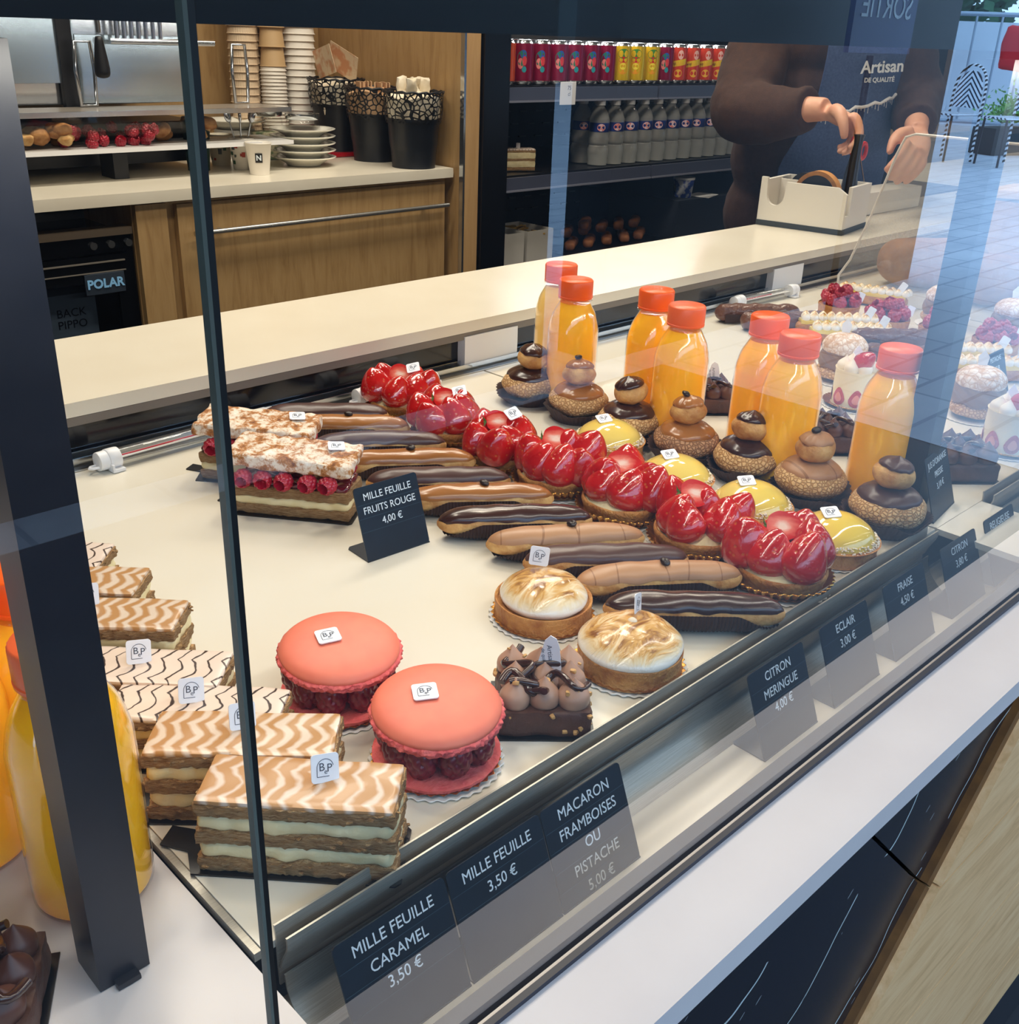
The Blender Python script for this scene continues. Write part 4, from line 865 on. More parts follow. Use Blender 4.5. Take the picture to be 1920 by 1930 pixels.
for i, (k, x, y, a, L, lab) in enumerate((('m', 1.736, .85, -70, .125, 'meringue finger farthest back, behind the raspberry tarts'), ('m', 1.500, .785, -45, .125, 'meringue finger half hidden behind its front neighbour'), ('m', 1.462, .742, -44, .125, 'meringue finger in front, over the praline choux'), ('m', 1.500, .575, -46, .12, 'meringue finger seen right of the second post'), ('m', 1.452, .528, -46, .12, 'meringue finger behind the pistachio card'),
        ('n', 1.461, .905, -38, .140, 'nutty chocolate éclair nearest the thermometer'), ('n', 1.455, .850, -34, .145, 'nutty chocolate éclair second from the thermometer'), ('n', 1.500, .688, -44, .13, 'nutty chocolate éclair in front of the meringue fingers'), ('n', 1.432, .628, -48, .13, 'nutty chocolate éclair behind the rightmost juice bottle'))):
    o = long_cake(k, i*3+1, lab, L); o.location = (x, y, 0); o.rotation_euler = (0, 0, R(a))
# ------------------------------------------------------------------ thermometers
def thermometer(a, b, label, full=True):
    d = (b-a); L = d.length; t = thing('thermometer', label, 'thermometer', a, math.atan2(d.y, d.x), 'fridge thermometers on the deck')
    X = rot('Y', R(90))
    MB().lathe([(.0090, 0.012), (.0092, .014), (.0092, L-.012), (.0088, L-.01)], 24, None, tr(0, 0, .0105) @ X, cap=False).build('glass_tube', M_clear, t)
    MB().box(.014, L-.012, -.0042, .0042, .0102, .0110).build('scale_strip', mat('scale_paper', c(228, 226, 222), .5), t, False)
    MB().tube([(.014, -.0002, .0116), (L*.6, -.0002, .0116)], .0009, 6).build('red_column', mat('red_spirit', c(206, 20, 50), .3), t)
    tk_ = MB()
    for k in range(40): tk_.box(.03+(L-.06)*k/40, .0304+(L-.06)*k/40, .0008, .0036 if k % 5 == 0 else .0024, .01101, .01112)
    tk_.build('scale_marks', M_ink, t, False)
    for e, nm in ((0, 'end_cap'), (L, 'end_cap')):
        s_ = 1 if e == 0 else -1
        mb = MB().lathe(spl([(.0005, -.004), (.0085, -.004), (.0098, -.002), (.0100, .006), (.0108, .0062), (.0108, .0175), (.0100, .0185), (.0092, .0185)], 2), 28, None, tr(e, 0, .0108) @ rot('Y', R(90*s_)))
        mb.tube([(e-s_*.004, .0035, .006), (e-s_*.010, .003, .006), (e-s_*.0125, 0, .006), (e-s_*.010, -.003, .006), (e-s_*.004, -.0035, .006)], .0015, 8)
        mb.rbox(.014, .012, .0035, .001, .004, cen=(e+s_*.012, -.009, .0018)).rbox(.003, .010, .009, .001, .004, cen=(e+s_*.0065, -.0095, .0045))
        mb.build(nm, M_white_pl, t)
    return t
a_ = onz(192, 888, .0); thermometer(Vector((a_.x, a_.y, 0)), Vector((a_.x+.205, a_.y+.012, 0)), 'glass thermometer with white end cap lying along the back left of the deck')
a_ = onz(672, 762, .0); b_ = onz(812, 728, .0); thermometer(Vector((a_.x, a_.y-.004, 0)), Vector((b_.x, b_.y-.004, 0)), 'thermometer half hidden behind the farthest strawberry tart')
a_ = onz(1378, 580, .0); b_ = onz(1490, 556, .0); thermometer(Vector((a_.x, a_.y-.006, 0)), Vector((b_.x, b_.y-.006, 0)), 'thermometer lying behind the nutty chocolate éclairs')
# ------------------------------------------------------------------ back of the shop: cabinets, coffee corner
ZC = .07
bc = thing('oak_cabinet', 'oak drawer unit under the white coffee counter', 'cabinet')
MB().box(1.05, 1.965, 2.262, 2.85, FL+.08, .044).build('carcass', M_oak, bc, False)
MB().rbox(.80, .018, .50, .001, .1, cen=(1.55, 2.252, -.215)).build('drawer', M_oak, bc)
MB().rbox(.80, .018, .30, .001, .1, cen=(1.55, 2.252, -.618)).build('drawer', M_oak, bc)
MB().box(1.052, 1.125, 2.243, 2.262, FL+.08, .04).build('stile', M_oak, bc, False)
h = MB().tube([(1.178, 2.222, -.030), (1.945, 2.222, -.026)], .006, 12)
for x in (1.25, 1.87): h.tube([(x, 2.222, -.028), (x, 2.246, -.028)], .004, 8)
h.build('bar_handle', mat('satin_steel', c(196, 196, 192), .25, metal=.9), bc)
mesh_thing(MB().rbox(1.62, .62, .026, .002, .2, cen=(1.16, 2.54, ZC-.013)), 'coffee_counter', M_stone2, 'white worktop of the coffee counter above the oak drawers', 'worktop')
fr = thing('undercounter_fridge', 'black glass-door fridge under the left end of the coffee counter', 'fridge')
MB().box(.36, 1.045, 2.50, 2.85, FL+.06, .042).build('body', M_dark, fr, False)
MB().box(.36, 1.045, 2.262, 2.50, -.058, -.022).box(.36, .375, 2.262, 2.50, FL+.06, -.058).box(1.03, 1.045, 2.262, 2.50, FL+.06, -.058).build('cabinet_front', mat('black_gloss_door', c(8, 9, 12), .12), fr, False)
MB().box(.36, 1.045, 2.255, 2.30, -.021, -.006).build('top_profile', mat('bronze_profile', c(112, 98, 82), .4), fr, False)
d = MB().box(.40, 1.028, 2.256, 2.275, -.118, -.062).box(.40, .43, 2.256, 2.275, -.85, -.118).box(1.0, 1.028, 2.256, 2.275, -.85, -.118).box(.43, 1.0, 2.256, 2.275, -.85, -.80).build('door', MATS['black_gloss_door'], fr, False)
MB().box(.40, 1.02, 2.2530, 2.2557, -.0765, -.0735).box(.40, 1.02, 2.2530, 2.2557, -.0975, -.0955).build('door_line', mat('door_line_grey', c(120, 114, 106), .4), d, False)
MB().box(.43, 1.0, 2.262, 2.266, -.80, -.118).build('door_glass', clear_mat('smoked_glass', (.62, .66, .72, 1), 1.5, 1.6), d, False)
bp = MB().rbox(.092, .006, .046, .003, .02, cen=(.968, 2.2525, -.121)).build('brand_plate', mat('plate_grey', c(44, 54, 68), .4), fr)
MB().text('POLAR', .027, tr(.968, 2.249, -.121) @ rot('X', R(90)), depth=.0005, bold=.0009).build('brand_lettering', mat('pale_blue_letter', c(140, 200, 250), .5), bp, False)
mb = MB()
for k in range(3): mb.lathe([(.001, 0), (.008, 0), (.008, .006), (.001, .006)], 20, None, tr(.955+.04*k, 2.2615, -.040) @ rot('X', R(90)))
mb.build('control_dial', M_chrome, fr)
MB().box(.44, .99, 2.30, 2.49, -.434, -.428).build('inner_shelf', M_chrome, fr, False)
for i, (x, txt, lab) in enumerate(((.905, 'BACK\nPIPPO', 'pale carton with a blue oval print behind the fridge door'), (.775, 'A\nRI', 'second pale carton behind the fridge door, left of the first'))):
    t = thing('drink_carton', lab, 'carton', (x, 2.33, -.427), 0, 'cartons behind the fridge door')
    MB().rbox(.118, .09, .28, .002, .05, cen=(0, .02, .14)).build('carton_body', mat('pale_carton', c(196, 206, 208), .6), t)
    MB().text(txt, .026, tr(0, -.0258, .225) @ rot('X', R(90)), depth=0).build('print', mat('carton_ink', c(40, 46, 54), .6), t, False)
    MB().lathe([(.001, 0), (.042, 0), (.042, .0006), (.001, .0006)], 24, None, tr(0, -.0256, .125) @ rot('X', R(90)) @ Matrix.Diagonal((1, .42, 1, 1))).build('oval_print', mat('carton_blue', c(44, 84, 150), .6), t)
pn = thing('oak_end_panel', 'tall oak panel between the coffee counter and the drinks fridge', 'panel')
MB().box(1.978, 2.032, 2.215, 2.95, FL, 1.9).build('panel_board', M_oak, pn, False)
MB().box(1.984, 2.034, 2.20, 2.2148, FL, 1.9).build('edge_board', M_oakedge, pn, False)
MB().box(1.976, 1.983, 2.199, 2.214, FL, 1.9).build('chrome_strip', M_chrome, pn, False)
mesh_thing(MB().box(.3, 1.977, 2.86, 2.949, FL, 1.9), 'oak_back_panel', M_oak, 'oak panelling on the wall behind the cups', 'panel', smooth=False)
# coffee machine
cm = thing('coffee_machine', 'large chrome espresso machine on the coffee counter', 'coffee machine')
MB().rbox(.80, .30, .10, .006, .1, cen=(.99, 2.70, .135)).build('base', M_black_pl, cm)
MB().rbox(.78, .26, .42, .012, .1, cen=(.98, 2.70, .43)).build('body', M_chrome, cm)
MB().rbox(.60, .012, .26, .003, .1, cen=(.80, 2.563, .40)).build('front_panel', mat('mirror_panel', c(190, 205, 215), .16, metal=.85), cm)
MB().rbox(.035, .02, .42, .003, .1, cen=(1.075, 2.558, .40)).build('black_pillar', M_black_pl, cm)
MB().rbox(.30, .012, .15, .004, .1, cen=(1.25, 2.563, .30)).build('drip_panel', mat('mirror_panel'  , c(190, 205, 215), .16, metal=.85), cm)
for x, z in ((1.10, .30), (1.50, .30)):
    P = [(x-.018, 2.52, z-.075), (x+.018, 2.52, z-.075), (x+.022, 2.52, z), (x+.018, 2.52, z+.06), (x-.018, 2.52, z+.06), (x-.022, 2.52, z)]
    MB().tube(P, .0045, 8, closed=True).build('side_handle', M_chrome, cm)
lv = MB().tube([(1.130, 2.50, .55), (1.128, 2.49, .45), (1.124, 2.48, .38)], .006, 10).build('steam_lever', M_chrome, cm)
MB().lathe(spl([(.002, 0), (.014, .004), (.017, .02), (.012, .06), (.008, .085), (.001, .088)], 3), 20, None, tr(1.122, 2.478, .285)).build('lever_grip', M_black_pl, lv)
for k in range(7): MB().tube([(1.185+.018*k, 2.52, .365), (1.185+.018*k, 2.515, .50)], .005, 8).build('rack_bar', M_chrome, cm)
MB().tube([(1.165, 2.515, .362), (1.43, 2.515, .362)], .007, 10).build('rack_rail', M_chrome, cm)
# glass topping case with cookies and raspberries in front of the machine
gc = thing('glass_display_box', 'low glass box of biscuits and raspberries in front of the espresso machine', 'display box')
x0, x1, y0, y1, z0, z1 = .62, 1.555, 2.38, 2.535, .145, .215
MB().box(x0, x1, y0, y0+.004, z0, z1).build('front_glass', M_bottle, gc, False)
MB().box(x1-.004, x1, y0+.005, y1, z0, z1).build('side_glass', M_bottle, gc, False)
MB().box(x0, x1+.002, y0-.002, y1, z0-.010, z0-.001).build('base_tray', M_white_pl, gc, False)
MB().box(x0, x1, y0+.02, y1, z1, z1+.006).build('lid', mat('grey_lid', c(150, 142, 132), .25), gc, False)
MB().box(x0, x1+.001, y0-.001, y0+.006, z1-.003, z1+.008).build('chrome_rim', M_chrome, gc, False)
for x in (.80, 1.10, 1.46): MB().box(x, x+.035, 2.43, 2.50, ZC+.001, z0-.010).build('foot', M_black_pl, gc, False)
ME_COOK = MB().ell((0, 0, .015), .024, .022, .015, 20, 12, .005, 60, 3).mesh('biscuit', mat('biscuit', c(206, 150, 92), .7, var=(c(160, 100, 50), 60, 4, .35, .7), bump=(200, .6, .002)))
ME_COOK2 = MB().rbox(.034, .026, .02, .006, .006, .005, 70, 4, cen=(0, 0, .01)).mesh('biscuit', mat('pale_biscuit', c(228, 190, 130), .7, var=(c(196, 140, 80), 60, 4, .35, .7), bump=(200, .6, .002)))
rn = random.Random(5)
for i in range(26):
    x = rn.uniform(.66, 1.02) if i < 20 else rn.uniform(1.24, 1.36); o = bpy.data.objects.new('biscuit', (ME_COOK, ME_COOK2)[i % 2]); COL.objects.link(o)
    o.location = (x, rn.uniform(2.405, 2.50), .1455+(i % 3)*.012); o.rotation_euler = (rn.uniform(-.5, .5), rn.uniform(-.5, .5), rn.random()*6); tag(o, 'golden biscuit piece heaped in the glass box', 'biscuit', 'biscuits in the glass box')
for i in range(34):
    o = bpy.data.objects.new('raspberry', ME_RAS); COL.objects.link(o); o.location = (rn.uniform(1.0, 1.24), rn.uniform(2.40, 2.49), .1455+(i % 3)*.012); o.scale = (1.3,)*3
    o.rotation_euler = (rn.uniform(-1, 1), rn.uniform(-1, 1), rn.random()*6); tag(o, 'loose raspberry heaped in the glass box', 'raspberry', 'raspberries in the glass box')
# stacks of cups
def cup_mesh(r0, r1, h, m, rib=0):
    prof = [(.001, .001), (r0, .001), (r0+(r1-r0)*.96, h*.96), (r1, h*.97), (r1+.0025, h*.985), (r1+.0015, h), (r1-.001, h), (r0+(r1-r0)*.9, h*.9), (r0-.001, .004), (.001, .004)]
    return MB().lathe(prof, 48 if not rib else 120, (lambda a, i, r, z: (r+(.0008*math.sin(rib*a) if i in (1, 2) else 0), z)) if rib else None).mesh('paper_cup', m)
M_cupw = mat('white_cup_paper', c(238, 232, 222), .55); M_kraft = mat('ripple_cup_paper', c(214, 190, 160), .7)
def stack(x, y, n, me, pitch, z, lab, grp, hh):
    for k in range(n):
        o = bpy.data.objects.new('paper_cup', me); COL.objects.link(o); o.location = (x+rnd.uniform(-.0008, .0008), y, z+hh+k*pitch); o.rotation_euler = (PI, 0, rnd.random()*6)
        tag(o, lab, 'paper cup', grp)
c1 = cup_mesh(.028, .038, .085, M_kraft, 36); c2 = cup_mesh(.026, .036, .075, M_cupw); c3 = cup_mesh(.034, .045, .105, M_cupw); c4 = cup_mesh(.026, .036, .09, mat('kraft_cup', c(196, 164, 120), .6))
stack(1.655, 2.76, 26, c1, .0195, ZC, 'ribbed kraft cup in the stack nearest the espresso machine', 'ribbed cup stack', .085)
stack(1.750, 2.76, 24, c2, .0095, ZC, 'small white cup in the middle, closely nested stack', 'small white cup stack', .075)
stack(1.750, 2.76, 3, c4, .05, ZC+.23, 'plain kraft cup on top of the small white cups', 'kraft cups on the white stack', .09)
stack(1.850, 2.775, 20, c3, .0185, ZC, 'large white cup in the stack nearest the oak panel', 'large white cup stack', .105)
stack(1.703, 2.815, 24, c1, .0195, ZC, 'ribbed kraft cup in the stack behind the white ones', 'rear ribbed cup stack', .085)
# plates
def plate_mesh(r, h):
    return MB().lathe(spl([(.001, .0), (r*.5, .0), (r*.55, .004), (r*.8, h*.75), (r, h), (r-.001, h+.003), (r*.8, h*.75+.004), (r*.5, .006), (.001, .006)], 2), 48).mesh('plate', mat('white_porcelain', c(236, 234, 224), .15, coat=.4))
mp_ = plate_mesh(.085, .021); q = onz(570, 316, ZC)
for k in range(5):
    o = bpy.data.objects.new('plate', mp_); COL.objects.link(o); o.location = (q.x+.035, q.y+.045, ZC+.0005+k*.0175); o.rotation_euler = (0, 0, k)
    tag(o, '%s white saucer from the bottom of the stack beside the paper cup' % ORD[k], 'plate', 'stacked white saucers')
o = bpy.data.objects.new('plate', mp_); COL.objects.link(o); o.location = (q.x-.03, q.y+.28, ZC+.075); tag(o, 'single white saucer behind the stack', 'plate')
mesh_thing(MB().lathe([(.001, 0), (.05, 0), (.055, .074), (.001, .074)], 32), 'saucer_stand', M_white_pl, 'white drum the single saucer lies on', 'stand', loc=(q.x-.03, q.y+.28, ZC))
# small cups with spoons, tumbler, jars
def small_cup(px, py, label, kind):
    q = onz(px, py, ZC); t = thing('paper_cup', label, 'paper cup', (q.x, q.y+.02, ZC), R(-32))
    MB().lathe([(.001, .0), (.0235, .0), (.0315, .072), (.0335, .074), (.0325, .0765), (.031, .0755), (.0228, .003), (.001, .003)], 40).build('cup_wall', M_cupw if kind != 2 else mat('printed_cup', c(218, 208, 186), .6), t)
    if kind == 0:
        MB().grid(lambda u, v: ((.0285+v*.0004)*math.sin((u-.5)*.62), -(.0282+v*.0022)*math.cos((u-.5)*.62), .030+.022*v), 8, 4).build('square_mark', M_black_pl, t); MB().text('N', .017, tr(0, -.0003, .041), wrap=.0298, depth=0, bold=.0006).build('mark_letter', M_letter, t, False)
    else:
        rn = random.Random(kind)
        for k in range(9):
            a0 = rn.uniform(-1.3, 1.3); z = rn.uniform(.012, .055); w = rn.uniform(.15, .4); hh = rn.uniform(.005, .014)
            MB().grid(lambda u, v: ((.0246+.108*(z+hh*v)*.98)*math.sin(a0+w*u), -(.0246+.108*(z+hh*v)*.98)*math.cos(a0+w*u), z+hh*v), 4, 2).build('print_patch', mat(('ink_a', 'ink_b', 'ink_c')[k % 3], (c(80, 84, 88), c(170, 60, 44), c(60, 96, 70))[k % 3], .6), t)
    return t
small_cup(498, 330, 'white paper cup with a small black square N mark', 0); t_ = small_cup(466, 320, 'patterned paper cup holding teaspoons', 1); small_cup(425, 312, 'printed paper cup beside the green tumbler', 2)
for k in range(6):
    a = k*1.05; P = [(.008*math.cos(a), .008*math.sin(a), .006), (.018*math.cos(a), .018*math.sin(a), .07), (.030*math.cos(a), .030*math.sin(a), .115)]
    s_ = thing('teaspoon', 'steel teaspoon standing bowl-up in the patterned cup', 'teaspoon', t_.location, 0, 'teaspoons in the cup'); MB().tube(P, [.0018, .0018, .0015], 8).build('handle', M_chrome, s_)
    MB().ell((0, 0, 0), .010, .004, .016, 14, 10, M=tr(.034*math.cos(a), .034*math.sin(a), .128) @ rot('Z', a) @ rot('Y', .3)).build('bowl', M_chrome, s_)
q = onz(383, 322, ZC); mesh_thing(MB().lathe(spl([(.001, 0), (.026, 0), (.027, .004), (.034, .10), (.036, .118), (.034, .12), (.031, .118), (.025, .01), (.001, .008)], 2), 32), 'tumbler', mat('dark_green_plastic', c(20, 52, 40), .3), 'dark green tumbler left of the printed cups', 'tumbler', loc=(q.x, q.y+.02, ZC))
for px, lab in ((568, 'clear storage jar with steel lid behind the saucers'), (540, 'second clear storage jar, closer to the cup stacks')):
    t = thing('storage_jar', lab, 'jar', (1.668, 2.50, ZC) if px == 568 else (1.635, 2.63, ZC), 0, 'storage jars behind the saucers')
    MB().lathe([(.001, .001), (.042, .001), (.045, .006), (.045, .105), (.040, .112)], 32, cap=False).build('glass_wall', M_bottle, t)
    MB().lathe([(.001, .002), (.041, .002), (.041, .07), (.001, .075)], 24).build('contents', mat('green_sachets', c(104, 122, 88), .7, var=(c(200, 190, 160), 60, 2, .4, .6)), t); MB().lathe([(.001, .112), (.044, .112), (.046, .114), (.046, .127), (.001, .130)], 32).build('lid', M_chrome, t)
# three lace-rimmed pots on the counter
def lace_mat():
    t = NT('pierced_black_metal'); s = t.sep(); n = t.new('ShaderNodeTexCoord'); e = t.voro(74, 'DISTANCE_TO_EDGE', t.mapped(1, 1, 1, True)); a = t.math('LESS_THAN', e, .12)
    t.set(col=c(16, 17, 20), rough=.4, alpha=a); MATS['pierced_black_metal'] = t.m; return t.m
M_lace = lace_mat(); M_pot = mat('black_pot', c(20, 23, 29), .4); M_pap = mat('crumpled_paper', c(240, 232, 214), .7, var=(c(222, 206, 176), 30, 3, .3, .7))
for i, (px, py, lab, full) in enumerate(((783, 314, 'black lace-rimmed pot full of white napkins, nearest the oak panel', 0), (716, 303, 'black lace-rimmed pot of cardboard sleeves, the middle of three', 1), (634, 288, 'black lace-rimmed pot with printed leaflets standing in it', 2))):
    q = onz(px, py, ZC); t = thing('lace_pot', lab, 'pot', ((1.886, 1.884, 1.880)[i], (2.300, 2.470, 2.640)[i], ZC if i < 2 else ZC+.0125), i, 'lace-rimmed pots on the coffee counter')
    MB().lathe(spl([(.001, 0), (.056, 0), (.058, .003), (.069, .112), (.071, .118), (.069, .118), (.055, .006), (.001, .005)], 2), 48).build('pot_body', M_pot, t)
    MB().lathe([(.0735, .112), (.080, .150), (.0800, .190)], 64, cap=False).build('lace_band', M_lace, t)
    MB().tube([(.0805*math.cos(2*PI*k/48), .0805*math.sin(2*PI*k/48), .191+.002*math.sin(k*2.1)) for k in range(48)], .0028, 8, closed=True).build('rim', M_pot, t)
    mb = MB(); rn = random.Random(i+2); mb.lathe([(.001, .10), (.064, .10), (.071, .155), (.071, .178), (.03, .186), (.001, .187)], 32, lambda a, i_, r, z: (r*(1+.05*math.sin(5*a)), z+.006*math.sin(3*a)))
    if i == 0:
        for k in range(7): mb.rbox(.030, .012, .05, .004, .008, .006, 60, k, tr(rn.uniform(-.045, .045), rn.uniform(-.045, .045), .20) @ rot('Z', rn.random()*6) @ rot('X', rn.uniform(-.5, .5)))
    if i == 1:
        for k in range(10): mb.rbox(.05, .004, .03, .001, .01, .001, 40, k, tr(rn.uniform(-.03, .03), -.04+.009*k, .190) @ rot('Z', rn.uniform(-.3, .3)))
    mb.build('paper_contents', M_pap if i != 1 else mat('sleeve_card', c(206, 168, 130), .7), t)
    if i == 2:
        for k, (dx, a, b) in enumerate(((-.02, -.35, .2), (.03, .2, -.1))):
            l = MB().prism(rr(.12, .075, .002), -.0006, .0006).build('leaflet', mat('leaflet_paper', c(226, 204, 172), .6, var=(c(206, 150, 110), 30, 2, .45, .6)), t, False); l.location = (dx, -.01+.02*k, .235); l.rotation_euler = (R(80), a, R(-30)+b)
q = onz(668, 294, ZC); mesh_thing(MB().rbox(.22, .26, .011, .003, .04, cen=(0, 0, .0055)), 'red_tray', mat('red_tray_plastic', c(176, 20, 34), .35), 'red tray under the rear pot', 'tray', loc=(1.86, 2.69, ZC+.0005), rz=0)
# ------------------------------------------------------------------ open drinks fridge
of = thing('drinks_fridge', 'tall black open-front fridge with shelves of cans and water', 'fridge')
MB().box(2.040, 2.135, 2.19, 2.86, FL, 1.9).build('side_wall', mat('black_gloss', c(9, 9, 12), .3), of, False)
MB().box(2.135, 4.0, 2.78, 2.86, FL, 1.9).build('back_panel', mat('black_slotted', c(22, 18, 17), .5, var=(c(14, 12, 12), 25, 2, .4, .6)), of, False)
MB().box(3.9, 4.0, 2.19, 2.78, FL, 1.9).build('side_wall', MATS['black_gloss'], of, False)
M_shelf = mat('shelf_slate', c(70, 74, 92), .3); M_shelfb = mat('shelf_board', c(22, 22, 26), .3); M_strip = mat('shelf_strip', c(120, 122, 136), .3)
for z in (.278, .038, -.24):
    MB().box(2.136, 3.895, 2.225, 2.775, z-.010, z-.001).build('shelf_board', M_shelfb, of, False)
    for a, b in ((2.138, 2.795), (2.803, 3.46), (3.468, 3.895)):
        s_ = MB().box(a, b, 2.198, 2.206, z-.042, z-.004).build('shelf_front', M_shelf, of, False); MB().box(a, b, 2.194, 2.198, z-.043, z-.038).build('strip_edge', M_strip, s_, False)
mb = MB()
for r_ in range(16):
    for k in range(22): mb.box(2.2+.08*k+(r_ % 2)*.04, 2.235+.08*k+(r_ % 2)*.04, 2.775, 2.7805, -.18+.042*r_, -.176+.042*r_)
mb.build('back_slot', mat('slot_black', c(52, 46, 44), .5), of, False)
def tag_price(px, py):
    q = ony(px, py, 2.19); t = thing('shelf_label', 'white square price label clipped to the upper fridge shelf', 'label', (q.x, 2.192, q.z)); MB().rbox(.066, .002, .062, .0008, .02).build('label_plate', M_white_pl, t)
    MB().text('75\ncl', .016, tr(.004, -.0015, .006) @ rot('X', R(90)), depth=0).build('label_print', M_ink, t, False)
tag_price(1071, 176)
CANP = spl([(.001, .002), (.024, .002), (.0265, .0), (.0325, .010), (.033, .014), (.033, .100), (.0325, .104), (.0265, .114), (.0270, .116), (.0255, .1165), (.0245, .1135), (.001, .113)], 2)
ME_CAN = {}
def can_kind(k, col, col2):
    body = MB().lathe([p for p in CANP if .008 < p[1] < .108], 40, cap=False).mesh('can_body', mat('can_'+k, col, .28, metal=.35)); ends = MB().lathe([p for p in CANP if p[1] <= .011], 40).lathe([p for p in CANP if p[1] >= .102], 40).mesh('can_end', M_chrome)
    M = rot('Z', R(-38)); parts = []
    def patch(a, z, ra, rz_, m, nm='print_patch'):
        mb = MB()
        for ring in range(1):
            V = [(.0332*math.sin(a), -.0332*math.cos(a), z)] + [(.0332*math.sin(a+ra*math.cos(t)), -.0332*math.cos(a+ra*math.cos(t)), z+rz_*math.sin(t)) for t in [2*PI*i/20 for i in range(20)]]
            mb.add(V, [(0, 1+i, 1+(i+1) % 20) for i in range(20)], M)
        parts.append((nm, mb.mesh(nm, m)))
    C_ = lambda n, *v: mat('print_'+n, c(*v), .4)
    if k == 'crimson':
        patch(0, .068, .42, .020, C_('green', 40, 120, 96)); patch(-.12, .055, .24, .014, C_('pink', 236, 130, 130)); patch(.22, .062, .2, .012, C_('coral', 214, 60, 70)); patch(.1, .080, .3, .010, C_('blue', 40, 90, 180)); patch(.2, .04, .2, .008, C_('teal', 40, 150, 160))
    if k == 'yellow':
        patch(0, .045, .5, .018, C_('orange', 240, 160, 30)); patch(0, .085, .55, .014, C_('leaf', 60, 130, 50)); patch(0, .068, .45, .009, C_('red', 200, 40, 40)); patch(0, .05, .3, .010, C_('lemon', 250, 226, 70))
    if k == 'orange':
        parts.append(('brand_lettering', MB().grid(lambda u, v: (.0331*math.sin((u-.5)*1.9), -.0331*math.cos((u-.5)*1.9), .045+.018*v+.012*u), 12, 3, M).mesh('brand_band', C_('yellow', 238, 206, 40))))
        parts.append(('brand_lettering', MB().text('Schweppes', .0125, M @ rot('Y', R(-12)) @ tr(-.004, -.0003, .060), wrap=.0334, depth=0).mesh('brand_lettering', C_('dark', 60, 20, 20)))); patch(.25, .085, .3, .014, C_('pinkish', 246, 190, 180)); patch(.1, .03, .4, .012, C_('gold', 240, 180, 60))
    if k == 'green':
        patch(.30, .055, .34, .016, C_('reddot', 206, 30, 36)); patch(.1, .03, .5, .012, C_('lime', 150, 210, 50)); parts.append(('brand_lettering', MB().text('7', .075, M @ tr(-.010, -.0003, .058), wrap=.0333, depth=0, bold=.002).text('UP', .017, M @ tr(.0105, -.0006, .055), wrap=.0335, depth=0, bold=.0006).mesh('brand_lettering', M_letter)))
    ME_CAN[k] = [('can_body', body), ('can_end', ends)] + parts
can_kind('crimson', c(142, 16, 62), 0); can_kind('yellow', c(236, 196, 30), 0); can_kind('orange', c(226, 74, 50), 0); can_kind('green', c(18, 132, 66), 0); can_kind('blue', c(30, 60, 170), 0); can_kind('peach', c(222, 84, 40), 0)
def can(k, x, y, z, lab, grp):
    t = thing('drink_can', lab, 'drink can', (x, y, z), rnd.uniform(-.15, .15), grp)
    for nm, me in ME_CAN[k]: put(me, nm, t, (0, 0, 0))
x = 2.178; row = ['peach', 'crimson', 'crimson', 'crimson', 'crimson', 'crimson', 'crimson', 'yellow', 'yellow', 'yellow', 'crimson', 'orange', 'orange', 'orange', 'orange', 'orange', 'green', 'green', 'green', 'blue', 'blue']
xs_ = [2.178+.0712*i for i in range(len(row))]
LAB = dict(peach='orange-red can at the left end of the fridge shelf', crimson='crimson fruit drink can with a round fruit print', yellow='yellow lemon iced tea can on the fridge shelf', orange='orange-red can with a slanted yellow name band', green='green can with a big white 7 and red dot', blue='blue can at the far end of the fridge shelf')
for j, (k, x) in enumerate(zip(row, xs_)):
    for r_ in range(2): can(k, x*(1 if r_ == 0 else 1.0)+.012*r_, 2.262+.072*r_, .2785, LAB[k]+(', front row' if r_ == 0 else ', back row'), k+' cans')
def water_bottle_mesh():
    P = spl([(.001, .002), (.026, .002), (.031, .006), (.0315, .05), (.029, .06), (.0315, .07), (.0315, .098), (.0315, .128), (.030, .140), (.022, .160), (.0135, .172), (.0130, .182)], 3)
    w = MB().lathe([(r+(.0012*math.sin(z*900) if .012 < z < .09 else 0), z) for r, z in P], 32, cap=False).mesh('bottle_wall', mat_pet)
    lb = MB().lathe([(.0319, .100), (.0321, .101), (.0321, .126), (.0319, .127)], 32, cap=False).mesh('label_band', mat('navy_label', c(24, 46, 120), .4)); cp_ = MB().lathe([(.0135, .176), (.0155, .177), (.0155, .190), (.001, .192)], 24).mesh('screw_cap', M_white_pl)
    M = rot('Z', R(-38)); V = [(0, -.0324, .1135)] + [(.0324*math.sin(.42*math.cos(t)), -.0324*math.cos(.42*math.cos(t)), .1135+.011*math.sin(t)) for t in [2*PI*i/16 for i in range(16)]]
    lg = MB().add(V, [(0, 1+i, 1+(i+1) % 16) for i in range(16)], M).mesh('label_emblem', mat('emblem_pink', c(232, 206, 214), .5, var=(c(226, 130, 120), 120, 2, .45, .6)))
    return [('bottle_wall', w), ('label_band', lb), ('screw_cap', cp_), ('label_emblem', lg)]
mat_pet = clear_mat('pet_water', (.86, .92, .92, 1), 1.4, 2.2, haze=.26)
WB = water_bottle_mesh()
for r_ in range(2):
    for j in range(13 if r_ == 0 else 12):
        t = thing('water_bottle', ('clear water bottle with navy label, front row on the middle shelf' if r_ == 0 else 'clear water bottle with navy label, second row on the middle shelf'), 'water bottle', (2.615+.072*j, 2.275+.072*r_, .0385), rnd.uniform(-.2, .2), 'front row of water bottles' if r_ == 0 else 'second row of water bottles')
        for nm, me in WB: put(me, nm, t, (0, 0, 0))
